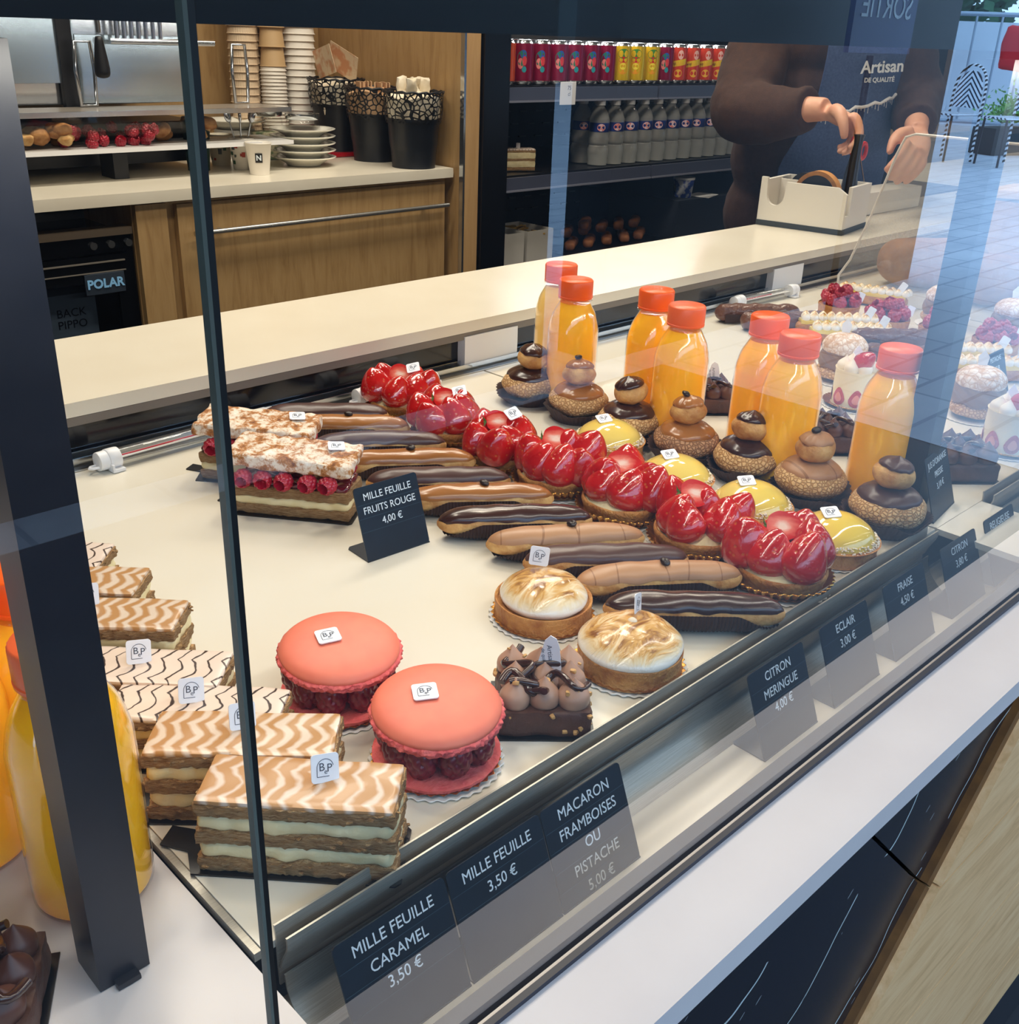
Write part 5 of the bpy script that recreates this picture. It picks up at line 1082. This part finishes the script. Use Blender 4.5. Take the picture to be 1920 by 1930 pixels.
t = thing('cake_slice', 'slice of layered cream cake alone on the middle fridge shelf', 'cake slice', (2.285, 2.30, .0385), R(-25))
MB().rbox(.13, .07, .002, .0005, .03, cen=(0, 0, .001)).build('cake_board', M_board, t)
z = .002
for nm, h, m in (('pastry_layer', .009, M_puff), ('cream_layer', .017, M_creamw), ('pastry_layer', .007, M_puff), ('cream_layer', .017, M_creamw), ('pastry_layer', .006, M_puff), ('icing', .004, M_ice_wht)): MB().rbox(.095, .05, h+.001, .002, .006, .0015, 90, len(nm), cen=(0, 0, z+h/2)).build(nm, m, t); z += h
f = MB().prism(rr(.012, .016, .002), -.0003, .0003).build('logo_tag', M_tagp, t, False); f.location = (0, 0, z+.007); f.rotation_euler = (R(80), 0, R(-20))
# lower shelf: paper bags with snacks, tray of rolls, small tub
for i, (px, w, lab) in enumerate(((985, .12, 'white paper tray bag of wrapped sachets at the left of the lower fridge shelf'), (1050, .12, 'white paper bag of snacks beside the first bag'))):
    q = ony(px, 500, 2.30); t = thing('paper_bag', lab, 'paper bag', (2.215+.125*i, 2.32, -.2395), R(-4+5*i), 'open paper bags on the lower fridge shelf')
    mb = MB(); pw = .115; pd = .15; ph = .105
    for (a, b, c_, d_) in ((-pw/2, pw/2, -pd/2, -pd/2+.0015), (-pw/2, pw/2, pd/2-.0015, pd/2), (-pw/2, -pw/2+.0015, -pd/2+.0015, pd/2-.0015), (pw/2-.0015, pw/2, -pd/2+.0015, pd/2-.0015)): mb.box(a, b, c_, d_, 0, ph)
    mb.box(-pw/2, pw/2, -pd/2, pd/2, 0, .001); mb.build('bag_wall', mat('white_bag_paper', c(206, 202, 194), .7, bump=(30, .3, .003)), t, False)
    mb = MB(); rn = random.Random(i)
    for k in range(9): mb.rbox(.05, .02, .006, .001, .01, .002, 40, k, tr(rn.uniform(-.03, .03), rn.uniform(-.05, .05), .088+.002*k) @ rot('Z', rn.random()*3) @ rot('X', rn.uniform(-.4, .4)))
    mb.build('sachets', mat(('grey_sachet', 'golden_snack')[i], (c(120, 116, 124), c(184, 150, 80))[i], .5), t)
ME_ROLL = MB().rbox(.13, .036, .03, .014, .007, .003, 50, 4, cen=(0, 0, .015)).mesh('bread_roll', mat('brown_roll', c(172, 108, 58), .6, var=(c(112, 62, 34), 30, 3, .35, .7), bump=(90, .3, .002)))
mesh_thing(MB().rbox(.52, .30, .008, .002, .05, cen=(0, 0, .004)), 'oven_tray', M_board, 'dark tray of brown rolls on the lower fridge shelf', 'tray', loc=(2.77, 2.40, -.2395))
for i in range(11):
    r_ = i//5; o = bpy.data.objects.new('bread_roll', ME_ROLL); COL.objects.link(o); o.location = (2.59+.088*(i % 5)+.03*r_, 2.34+.05*(r_ % 2), -.231+.031*r_); o.rotation_euler = (0, 0, R(35)+rnd.uniform(-.2, .2)); tag(o, 'long brown filled roll heaped on the dark tray', 'bread roll', 'rolls on the dark tray')
mesh_thing(MB().box(3.02, 3.85, 2.24, 2.70, -.2395, -.10), 'cold_box', mat('cold_box_grey', c(34, 38, 46), .5), 'dark grey crate on the lower shelf behind the cashier', 'crate', smooth=False)
t = thing('small_tub', 'small white and blue tub on the dark crate', 'tub', (3.12, 2.30, -.0995)); MB().lathe([(.001, 0), (.030, 0), (.036, .06), (.001, .06)], 28).build('tub_wall', mat('tub_blue', c(60, 90, 190), .4, var=(c(214, 218, 228), 40, 2, .45, .55)), t); MB().lathe([(.001, .06), (.038, .06), (.038, .067), (.001, .067)], 28).build('lid', M_white_pl, t)
mesh_thing(MB().rbox(.11, .08, .002, .0005, .03, .002, 20, 1, cen=(0, 0, .003)), 'paper_slip', mat('slip_paper', c(214, 214, 214), .7), 'white paper slip lying on the dark crate', 'paper', loc=(3.20, 2.27, -.0995), rz=.3)
# ------------------------------------------------------------------ tape dispenser and clutter on the service counter
ZT = .0672
td = thing('tape_dispenser', 'white tape dispenser with an orange roll and tool slots on the service counter', 'tape dispenser', (2.020, 1.152, ZT), R(-80))
w_, d_, h_ = .182, .145, .090
def tape_shell():
    mb = MB(); P = [(-w_/2, .010), (w_/2, .010), (w_/2, h_-.012), (w_/2-.02, h_)]
    P += [(-w_/2+.055, h_)]
    P += [(-w_/2+.034+.019*math.cos(a), .064+.022*math.sin(a)*1.0) for a in [R(0-12*k) for k in range(1, 15)]]
    P += [(-w_/2+.013, h_+.006), (-w_/2, h_+.006)]
    n = len(P); y0, y1 = -d_/2, -d_/2+.008
    V = [(x, y0, z) for x, z in P]+[(x, y1, z) for x, z in P]
    mb.add(V, [tuple(range(n)), tuple(range(n, 2*n))[::-1]]+[(i, n+i, n+(i+1) % n, (i+1) % n) for i in range(n)])
    mb.box(-w_/2, w_/2, d_/2-.008, d_/2, .01, h_).box(-w_/2, -w_/2+.008, -d_/2+.008, d_/2-.008, .01, h_).box(w_/2-.008, w_/2, -d_/2+.03, d_/2-.008, .01, h_).box(w_/2-.008, w_/2, -d_/2+.008, -d_/2+.03, .01, .035).box(-w_/2+.008, w_/2-.008, -d_/2+.008, d_/2-.008, .01, .016)
    mb.box(-w_/2+.008, w_/2-.05, .012, .018, .016, h_-.004); return mb
tape_shell().build('housing', mat('ivory_plastic', c(232, 228, 218), .45, bump=(60, .05, .001)), td, False)
MB().box(-w_/2-.001, w_/2+.001, -d_/2-.001, d_/2+.001, 0, .0105).build('rubber_base', mat('slate_rubber', c(52, 60, 64), .6), td, False)
TX = tr(.018, -.038, .068) @ rot('X', R(90))
MB().lathe([(.039, -.012), (.047, -.012), (.047, .012), (.039, .012)], 56, None, TX, cap=False).lathe([(.047, -.012), (.039, -.012)], 56, None, TX, cap=False).lathe([(.039, .012), (.047, .012)], 56, None, TX, cap=False).build('tape_roll', mat('tan_tape', c(226, 164, 92), .4, var=(c(204, 138, 66), 50, 2, .3, .7)), td)
MB().lathe([(.001, -.008), (.0385, -.008), (.0385, .011), (.001, .011)], 48, None, TX).build('tape_hub', M_black_pl, td)
MB().lathe([(.001, -.010), (.030, -.010), (.030, .010), (.001, .010)], 48, None, tr(-.040, .042, .070) @ rot('X', R(90))).build('rear_hub', M_black_pl, td)
sc_ = MB().tube([(.062, .020, .018), (.062, .020, .070), (.062, .018, .105), (.068, .012, .165), (.069, .010, .180), (.069, .010, .186)], [.015, .018, .014, .0085, .0095, .0115], 10)
o = sc_.build('label_gun', M_black_pl, None); o.location = td.location; o.rotation_euler = td.rotation_euler; tag(o, 'black handled tool standing in the tape dispenser', 'tool')
mesh_thing(MB().rbox(.30, .07, .05, .004, .03, cen=(0, 0, .025)), 'receipt_box', MATS['ivory_plastic'], 'low white box behind the tape dispenser', 'box', loc=(2.36, 1.185, ZT))
mesh_thing(MB().tube([(0, 0, .004), (.06, -.03, .004), (.14, -.11, .004), (.22, -.13, .004)], .003, 6), 'counter_cable', M_black_pl, 'dark cable crossing the service counter behind the acrylic guard', 'cable', loc=(2.80, 1.19, ZT))
ex = thing('till_counter', 'far end of the counter with a raised cream block beyond the guard', 'counter')
MB().rbox(1.2, .60, .03, .002, .2, cen=(3.83, 1.3, .054)).build('worktop', M_stone2, ex); MB().box(3.23, 4.43, 1.02, 1.58, FL, .038).build('cabinet_body', M_dark, ex, False)
# bread beyond the guard
ME_LOAF = MB().rbox(.22, .10, .085, .04, .012, .006, 22, 5, cen=(0, 0, .044)).mesh('bread_loaf', mat('loaf_crust', c(176, 118, 62), .6, var=(c(124, 74, 36), 22, 4, .35, .7), bump=(60, .3, .003)))
for i, (x, y, a, lab) in enumerate(((1.99, .86, -30, 'golden loaf beyond the acrylic guard, nearest the door tracks'), (1.97, .70, -24, 'golden loaf beyond the acrylic guard, second from the tracks'), (1.96, .56, -20, 'golden loaf seen right of the second black post'))):
    o = bpy.data.objects.new('bread_loaf', ME_LOAF); COL.objects.link(o); o.location = (x, y, .0005); o.rotation_euler = (0, 0, R(a)); tag(o, lab, 'bread', 'loaves beyond the guard')
ct = thing('cardboard_box', 'tan box on the deck at the far right edge', 'box', (2.30, .72, .0), R(-4)); MB().rbox(.30, .26, .15, .004, .05, cen=(0, 0, .0755)).build('box_body', mat('tan_card', c(206, 160, 108), .7, var=(c(190, 142, 92), 12, 3, .3, .7)), ct)
MB().rbox(.31, .27, .02, .008, .03, .003, 20, 2, cen=(0, 0, .162)).build('box_lid', mat('tan_card_lid', c(222, 184, 132), .7), ct)
# oven at the far end
ov = thing('wall_oven', 'brown-framed oven on a counter at the far end of the shop', 'oven', (4.55, 2.30, 0))
MB().rbox(1.0, .5, .50, .006, .1, cen=(.25, .27, .35)).build('oven_body', mat('oven_brown', c(98, 80, 60), .4), ov)
MB().rbox(.56, .012, .42, .004, .1, cen=(.27, .012, .35)).build('oven_door', mat('oven_frame', c(122, 100, 72), .4), ov)
MB().box(.08, .46, .002, .007, .22, .50).build('oven_window', mat('oven_glass', c(22, 20, 18), .15), ov, False)
oc = thing('end_counter', 'brown counter under the oven at the far end', 'counter'); MB().rbox(2.4, .85, .03, .003, .2, cen=(5.2, 2.42, .080)).build('worktop', mat('brown_worktop', c(150, 128, 100), .4), oc); MB().box(4.05, 6.4, 2.06, 2.85, FL, .0645).build('cabinet_body', mat('brown_cabinet', c(64, 50, 38), .5), oc, False)
# ------------------------------------------------------------------ the person behind the counter
def pt(px, py, y): return ony(px, py, y)
pr = bpy.data.objects.new('person', None); COL.objects.link(pr); pr.location = (2.42, 1.46, FL); tag(pr, 'person in a brown cardigan and denim apron working behind the counter', 'person')
O = Vector(pr.location)
M_skin = mat('skin', c(232, 178, 146), .5, var=(c(220, 156, 126), 30, 3, .3, .7), sss=.0)
def cat(P, k=5): return [Vector(p) for p in spl([tuple(q) for q in P], k)]
def limb(mb, P, rad, n=16, k=5, flat=1.0):
    Q = spl([tuple(p)+(r,) for p, r in zip(P, rad)], k); mb.tube([Vector(q[:3])-O for q in Q], [q[3] for q in Q], n, flat=flat)
FACE = Vector((-.52, -.85, 0)).normalized(); SIDE = Vector((.85, -.52, 0)).normalized()
chest = Vector((2.40, 1.40, .30)); neck = Vector((2.385, 1.385, .50)); pelvis = Vector((2.43, 1.45, -.02))
sL, sR = Vector((2.245, 1.47, .405)), Vector((2.545, 1.285, .405))
eL = pt(1392, 208, 1.43); wL = pt(1556, 206, 1.215); kL = pt(1608, 234, 1.160)
eR = pt(1728, 178, 1.24); wR = pt(1727, 250, 1.135); kR = pt(1722, 292, 1.095)
def elt(mb, cen, a, b, h, nu=24, nv=14):       # ellipsoid turned with the body: a along SIDE, b along FACE
    mb.ell((0, 0, 0), a, b, h, nu, nv, M=tr(*(Vector(cen)-O)) @ rot('Z', math.atan2(SIDE.y, SIDE.x)))
def torso(mb, g):
    for cz, a, b, h in ((.40, .190, .10, .09), (.30, .200, .118, .16), (.16, .190, .118, .16), (.02, .182, .122, .16), (-.10, .190, .130, .13)):
        k = max(0, min(1, (.40-cz)/.42)); q = Vector((2.395, 1.385, cz)).lerp(Vector((2.43, 1.44, cz)), k); elt(mb, q, a+g, b+g, h+g)
body = MB(); torso(body, -.012)
limb(body, [neck-Vector((0, 0, .12)), neck, neck+Vector((-.01, -.012, .10))], [.062, .055, .052])
hc = neck+Vector((-.018, -.03, .175)); HM = tr(*(hc-O)) @ rot('Z', math.atan2(FACE.y, FACE.x)+R(90)) @ rot('X', R(18))
body.ell((0, 0, 0), .074, .092, .112, 28, 20, M=HM, fn=lambda q: Vector((q.x*(1-.22*max(0, -q.z/.112)), q.y-.012*max(0, -q.z/.112), q.z)))
body.ell((0, -.094, -.018), .012, .020, .024, 12, 8, M=HM).ell((0, -.086, -.058), .026, .012, .008, 12, 8, M=HM).ell((0, -.080, -.090), .028, .020, .018, 12, 8, M=HM)
for s_ in (-1, 1): body.ell((s_*.074, .006, -.01), .010, .018, .030, 10, 8, M=HM).ell((s_*.030, -.078, .026), .022, .014, .008, 10, 8, M=HM)
for sh, el, wr in ((sL, eL, wL), (sR, eR, wR)): limb(body, [sh, sh.lerp(el, .5), el, el.lerp(wr, .35), el.lerp(wr, .8), wr], [.050, .042, .036, .037, .027, .024])
for s_ in (-1, 1):
    hip = pelvis+SIDE*s_*.085+Vector((0, 0, -.06)); kn = hip+Vector((0, -.02, -.42)); an = Vector((hip.x, hip.y+.02, FL+.09))
    limb(body, [hip, hip.lerp(kn, .5), kn, kn.lerp(an, .4), an], [.088, .075, .055, .052, .036]); limb(body, [an, an+FACE*.08+Vector((0, 0, -.055)), an+FACE*.16+Vector((0, 0, -.062))], [.038, .036, .024])
def hand(mb, wr, kn, paln, spread, curls, thumb):
    """palm from wrist to knuckles, five fingers; paln = direction the palm faces; curls = bend of each finger in degrees"""
    f = (kn-wr).normalized(); s = f.cross(paln).normalized(); p = s.cross(f).normalized()
    if p.dot(paln) < 0: p = -p
    L = (kn-wr).length
    limb(mb, [wr, wr.lerp(kn, .35)+s*.004, wr.lerp(kn, .95)], [.025, .031, .031], 16, 5, .55)
    for i, (off, ln, cu) in enumerate(zip((-.030, -.010, .010, .028), (.072, .080, .074, .058), curls)):
        b0 = wr.lerp(kn, .82)+s*off*.85; b1 = kn+s*off; a = 0; d = f; P = [b0, b1]; q = b1
        for j, seg in enumerate((.46, .32, .22)):
            a += R(cu)*(1.0, .9, .6)[j]; d = (f*math.cos(a)+p*math.sin(a)+s*off*spread).normalized(); q = q+d*ln*seg; P.append(q)
        limb(mb, P, [.0105, .0108, .0092, .0084, .0066], 12, 3)
    b0 = wr.lerp(kn, .25)+s*thumb[0]*.020; P = [b0, wr.lerp(kn, .50)+s*thumb[0]*.040+p*.010, wr.lerp(kn, .78)+s*thumb[0]*.046+p*thumb[1]*.6, wr.lerp(kn, 1.02)+s*thumb[0]*.038+p*thumb[1]]
    limb(mb, P, [.015, .0140, .0110, .0080], 12, 3); return f, s, p
ft = pt(1612, 262, 1.14)
fl_, sl_, pl_ = hand(body, wL, kL, Vector((-.35, -.2, -.9)), .25, (46, 50, 56, 60), (-1, .050))
hand(body, wR, kR, Vector((.25, .75, -.4)), .2, (28, 30, 32, 36), (-1, .035))
bo = body.build('body', M_skin, pr)
rm = bo.modifiers.new('remesh', 'REMESH'); rm.mode = 'VOXEL'; rm.voxel_size = .0045; rm.use_smooth_shade = True
sm = bo.modifiers.new('smooth', 'SMOOTH'); sm.factor = .5; sm.iterations = 3
# face and hair
for s_ in (-1, 1):
    e = MB().ell((s_*.030, -.083, .010), .0125, .0105, .0105, 14, 10, M=HM).build('eye', mat('eye_white', c(240, 236, 230), .2), pr); MB().ell((s_*.030, -.0925, .009), .006, .0022, .006, 12, 8, M=HM).build('iris', mat('iris_brown', c(60, 38, 24), .2), e)
MB().ell((0, -.095, -.060), .024, .006, .007, 12, 8, M=HM).build('mouth', mat('lips', c(196, 104, 96), .4), pr)
MB().ell((0, .014, .022), .082, .096, .106, 28, 18, .004, 30, 2, HM, lambda q: Vector((q.x, q.y+.02*max(0, -q.y/.096)*(1 if q.z < .05 else .2), q.z))).tube([(0, .09, .03), (0, .135, .0), (0, .145, -.06), (0, .135, -.13)], [.04, .034, .028, .008], 12, HM).build('hair', mat('dark_hair', c(40, 26, 20), .5), pr)
# cardigan, trousers, apron
M_knit = mat('brown_knit', c(66, 40, 27), .9, var=(c(54, 32, 21), 90, 3, .3, .7), bump=(420, .5, .0012))
cg = MB(); torso(cg, .006)
for sh, el, wr, cf in ((sL, eL, wL, .80), (sR, eR, wR, .78)):
    limb(cg, [sh.lerp(neck, .35), sh, sh.lerp(el, .5)+Vector((0, 0, -.008)), el, el.lerp(wr, .3)+Vector((0, 0, -.010)), el.lerp(wr, cf-.12)+Vector((0, 0, -.005)), el.lerp(wr, cf)], [.060, .078, .075, .066, .064, .050, .046], 20)
    limb(cg, [el.lerp(wr, cf-.05), el.lerp(wr, cf+.01)], [.049, .047], 20)
co = cg.build('cardigan', M_knit, pr); rm = co.modifiers.new('remesh', 'REMESH'); rm.mode = 'VOXEL'; rm.voxel_size = .008; rm.use_smooth_shade = True
sm = co.modifiers.new('smooth', 'SMOOTH'); sm.factor = .5; sm.iterations = 4
tx = bpy.data.textures.new('folds', 'CLOUDS'); tx.noise_scale = .09; dm = co.modifiers.new('folds', 'DISPLACE'); dm.texture = tx; dm.strength = .016; dm.mid_level = .5
tz = MB()
for s_ in (-1, 1):
    hip = pelvis+SIDE*s_*.085+Vector((0, 0, -.02)); kn = hip+Vector((0, -.02, -.46)); an = Vector((hip.x, hip.y+.02, FL+.07)); limb(tz, [hip, hip.lerp(kn, .5), kn, an], [.105, .092, .078, .068])
    limb(tz, [Vector((an.x, an.y, FL+.05)), an+FACE*.09+Vector((0, 0, -.030)), an+FACE*.17+Vector((0, 0, -.035))], [.05, .045, .034])
tz.build('trousers', mat('dark_trousers', c(28, 30, 40), .8), pr)
M_denim = mat('denim', c(58, 78, 122), .8, var=(c(74, 94, 138), 200, 3, .3, .7), bump=(600, .4, .0008))
def apron_pt(u, z):   # u -1..1 across the body
    k = max(0, min(1, (.40-z)/.42)); q = Vector((2.395, 1.385, z)).lerp(Vector((2.43, 1.44, z)), k)
    wd = (.105 if z > .27 else .105+.050*min(1, (.27-z)/.12)); a = (u*wd+.028)/.19
    rad = .150+.012*math.sin(u*5+z*18)*(.5 if z > .1 else 1.2)
    return q + FACE*(rad*math.cos(a)) + SIDE*(.205*math.sin(a)) - O
ap = MB(); V = []; nu, nv = 28, 40
for s_ in (0, 1):
    for j in range(nv+1):
        z = .43-.88*j/nv
        for i in range(nu+1): p = apron_pt(-1+2*i/nu, z); V.append(p - FACE*.0025*s_)
F = []; o_ = (nu+1)*(nv+1); w1 = nu+1
for j in range(nv):
    for i in range(nu): F += [(j*w1+i, (j+1)*w1+i, (j+1)*w1+i+1, j*w1+i+1), (o_+j*w1+i, o_+j*w1+i+1, o_+(j+1)*w1+i+1, o_+(j+1)*w1+i)]
    F += [(j*w1, o_+j*w1, o_+(j+1)*w1, (j+1)*w1), (j*w1+nu, (j+1)*w1+nu, o_+(j+1)*w1+nu, o_+j*w1+nu)]
ap.add(V, F); apo = ap.build('apron', M_denim, pr)
for s_ in (-1, 1): MB().tube([apron_pt(s_*.8, .425), apron_pt(s_*.6, .47)-FACE*.03, neck-O+SIDE*s_*.05+FACE*.02+Vector((0, 0, -.01))], .011, 8, flat=.25).build('apron_strap', M_denim, apo)
fy = [apron_pt(-.95+1.9*k/14, .262+.05*k/14+.003*math.sin(k*2.3))+FACE*.003 for k in range(15)]
fr_ = MB().tube(fy, [.0028+.0012*abs(math.sin(k*1.9)) for k in range(15)], 8)
for k in range(24):
    q = apron_pt(-.9+1.8*k/24, .260+.05*k/24); fr_.tube([q+FACE*.003, q+FACE*.004+Vector((0, 0, -.006-.005*(k % 3)))], .0006, 4)
fr_.build('frayed_hem', mat('white_fray', c(236, 236, 236), .8), apo)
AM = Matrix(((SIDE.x, 0, FACE.x, 0), (SIDE.y, 0, FACE.y, 0), (0, 1, 0, 0), (0, 0, 0, 1)))
q = apron_pt(.22, .372)+FACE*.0035; q2 = apron_pt(.22, .345)+FACE*.0035
MB().text('Artisan', .036, tr(*q) @ AM @ rot('Z', R(4)), depth=.0003, bold=.0008, wrap=None).text('DE QUALITÉ', .0135, tr(*q2) @ AM @ rot('Z', R(3)), depth=.0003, bold=.0004).build('apron_lettering', M_letter, apo, False)
# things in the hand
sx_ = thing('scissors', 'red handled scissors held in the hand above the tape dispenser', 'scissors', kL+fl_*.03+pl_*.035)
MB().tube([Vector((.016*math.cos(a), .004, .020*math.sin(a))) for a in [2*PI*k/16 for k in range(16)]], .0045, 8, closed=True).tube([Vector((.030+.013*math.cos(a), 0, -.012+.016*math.sin(a))) for a in [2*PI*k/16 for k in range(16)]], .0042, 8, closed=True).build('handles', mat('red_handle', c(214, 36, 34), .35), sx_)
MB().tube([(.018, 0, -.02), (.038, -.01, -.075), (.056, -.018, -.125)], [.005, .0045, .001], 8, flat=.3).build('blades', M_chrome, sx_)
# ------------------------------------------------------------------ the street that mirrors in the glass
sg = thing('exit_sign', 'navy street sign reading SORTIE, seen mirrored in the glass', 'sign', (5.07, -2.2, .525), R(180)); MB().rbox(.60, .03, .30, .004, .1).build('sign_plate', mat('sign_navy', c(24, 44, 110), .4), sg); MB().text('SORTIE', .15, tr(0, -.0165, .05) @ rot('X', R(90)), depth=.001).build('sign_lettering', M_letter, sg, False)
MB().tube([(0, .03, -.16), (0, .03, -1.474)], .02, 10).build('sign_post', M_black, sg)
def bistro(x, y, rz, lab):
    t = thing('bistro_chair', lab, 'chair', (x, y, FL), rz, 'bistro chairs on the street'); mk = mat('cane_dark', c(30, 32, 40), .5); S = 1.25
    wv = NT('woven_stripe') if 'woven_stripe' not in MATS else None
    if wv:
        s = wv.sep(); zz = wv.math('ADD', s[2], wv.math('ABSOLUTE', s[0])); f = wv.math('FRACT', wv.math('MULTIPLY', zz, 14)); wv.set(col=wv.mix(wv.math('LESS_THAN', f, .42), c(226, 232, 240), c(30, 40, 60)), rough=.5); MATS['woven_stripe'] = wv.m
    bd = NT('banded_cane') if 'banded_cane' not in MATS else None
    if bd:
        s = bd.sep(); f = bd.math('FRACT', bd.math('MULTIPLY', bd.math('ADD', s[2], bd.math('MULTIPLY', s[0], .7)), 16)); bd.set(col=bd.mix(bd.math('LESS_THAN', f, .5), c(230, 232, 236), c(24, 26, 32)), rough=.5); MATS['banded_cane'] = bd.m
    MB().rbox(.40*S, .40*S, .03, .012, .08, cen=(0, 0, .46*S)).build('seat', MATS['woven_stripe'], t)
    P = [(.17*math.cos(a), .0, .52+.36*max(0, math.sin(a))**.6) for a in [PI*k/16 for k in range(17)]]
    mb = MB(); n = len(P); V = [(x_*S, .19*S+.05*(z-.5), z*S) for x_, y_, z in P]+[(x_*S, .205*S+.05*(z-.5), z*S) for x_, y_, z in P]; mb.add(V, [tuple(range(n)), tuple(range(n, 2*n))[::-1]]+[(i, n+i, n+(i+1) % n, (i+1) % n) for i in range(n)]); mb.build('backrest', MATS['woven_stripe'], t, False)
    Q = [(-.20, .20, .0), (-.20, .20, .5)]+[(.205*math.cos(PI-PI*k/14), .205+.02*math.sin(PI*k/14), .55+.38*math.sin(PI*k/14)**.6) for k in range(15)]+[(.20, .20, .5), (.20, .20, .0)]
    MB().tube([(a*S, b*S, d*S) for a, b, d in Q], .017, 8).build('back_frame', MATS['banded_cane'], t)
    for sx_ in (-1, 1): MB().tube([(sx_*.18*S, -.17*S, .0), (sx_*.17*S, -.16*S, .46*S)], .015, 8).build('leg', mk, t)
bistro(14.2, -5.85, R(-72), 'striped bistro chair beside the planter, nearer the shop'); bistro(14.25, -5.1, R(-60), 'striped bistro chair at the right edge of the reflection')
pl = thing('planter', 'dark trough planter with a bushy green plant on the street', 'planter', (16.0, -5.75, FL), R(20))
MB().rbox(1.0, .42, .36, .01, .1, cen=(0, 0, .18)).build('trough', mat('planter_dark', c(40, 46, 50), .6), pl); MB().box(-.5, .5, -.215, -.205, .33, .37).build('pale_rim', mat('planter_rim', c(210, 220, 235), .5), pl, False)
lf = MB(); rn = random.Random(3)
for k in range(900):
    a = rn.random()*6.28; q = Vector((rn.gauss(0, .22), rn.gauss(0, .11), .42+abs(rn.gauss(0, .17)))); d = Vector((rn.uniform(-1, 1), rn.uniform(-1, 1), rn.uniform(-.2, 1))).normalized()*.07; n = d.orthogonal().normalized()*.014
    lf.add([q, q+d*.5+n, q+d, q+d*.5-n], [(0, 1, 2, 3)])
lf.build('foliage', mat('leaf_green', c(70, 130, 56), .6, var=(c(120, 176, 84), 9, 2, .35, .65)), pl, False)
bz = thing('crowd_barrier', 'grey steel barrier with upright bars on the street', 'barrier', (18.5, -6.6, FL), R(62)); S = 1.0
MB().tube([(-2.2, 0, 1.85), (2.2, 0, 1.85)], .035, 10).build('top_rail', mat('galvanised', c(150, 164, 178), .4, metal=.5), bz); MB().tube([(-2.2, 0, .25), (2.2, 0, .25)], .03, 10).build('bottom_rail', MATS['galvanised'], bz)
for k in range(12): MB().tube([(-2.1+.38*k, 0, .25), (-2.1+.38*k, 0, 1.85)], .018, 8).build('upright_bar', MATS['galvanised'], bz)
wt = thing('white_tarpaulin', 'pale panel hanging behind the street barrier', 'panel', (18.9, -7.1, FL), R(62)); MB().rbox(3.4, .02, 1.6, .005, .3, cen=(.4, 0, .95)).build('sheet', mat('pale_sheet', c(206, 216, 226), .7), wt)
rj = thing('jacket', 'red jacket of a person by the street barrier', 'jacket', (17.4, -6.45, FL+1.37), R(62)); MB().rbox(.46, .14, .62, .06, .08, .03, 6, 3).build('jacket_body', mat('red_fabric', c(196, 24, 36), .8), rj)  # plain block standing in for the person in the red jacket
tr_ = thing('street_tree', 'dark green tree standing behind the barrier on the street', 'tree', (22, -10, FL)); lf = MB()
for k in range(2500):
    q = Vector((rn.gauss(0, 1.2), rn.gauss(0, 1.2), 3.2+rn.gauss(0, 1.1))); d = Vector((rn.uniform(-1, 1), rn.uniform(-1, 1), rn.uniform(-1, 1))).normalized()*.3; n = d.orthogonal().normalized()*.1; lf.add([q, q+d*.5+n, q+d, q+d*.5-n], [(0, 1, 2, 3)])
lf.build('crown', mat('tree_leaf', c(30, 70, 48), .7, var=(c(52, 100, 66), 2, 2, .35, .65)), tr_, False); MB().tube([(0, 0, 0), (0, 0, 3.2)], [.16, .1], 10).build('trunk', mat('bark', c(60, 52, 46), .9), tr_)
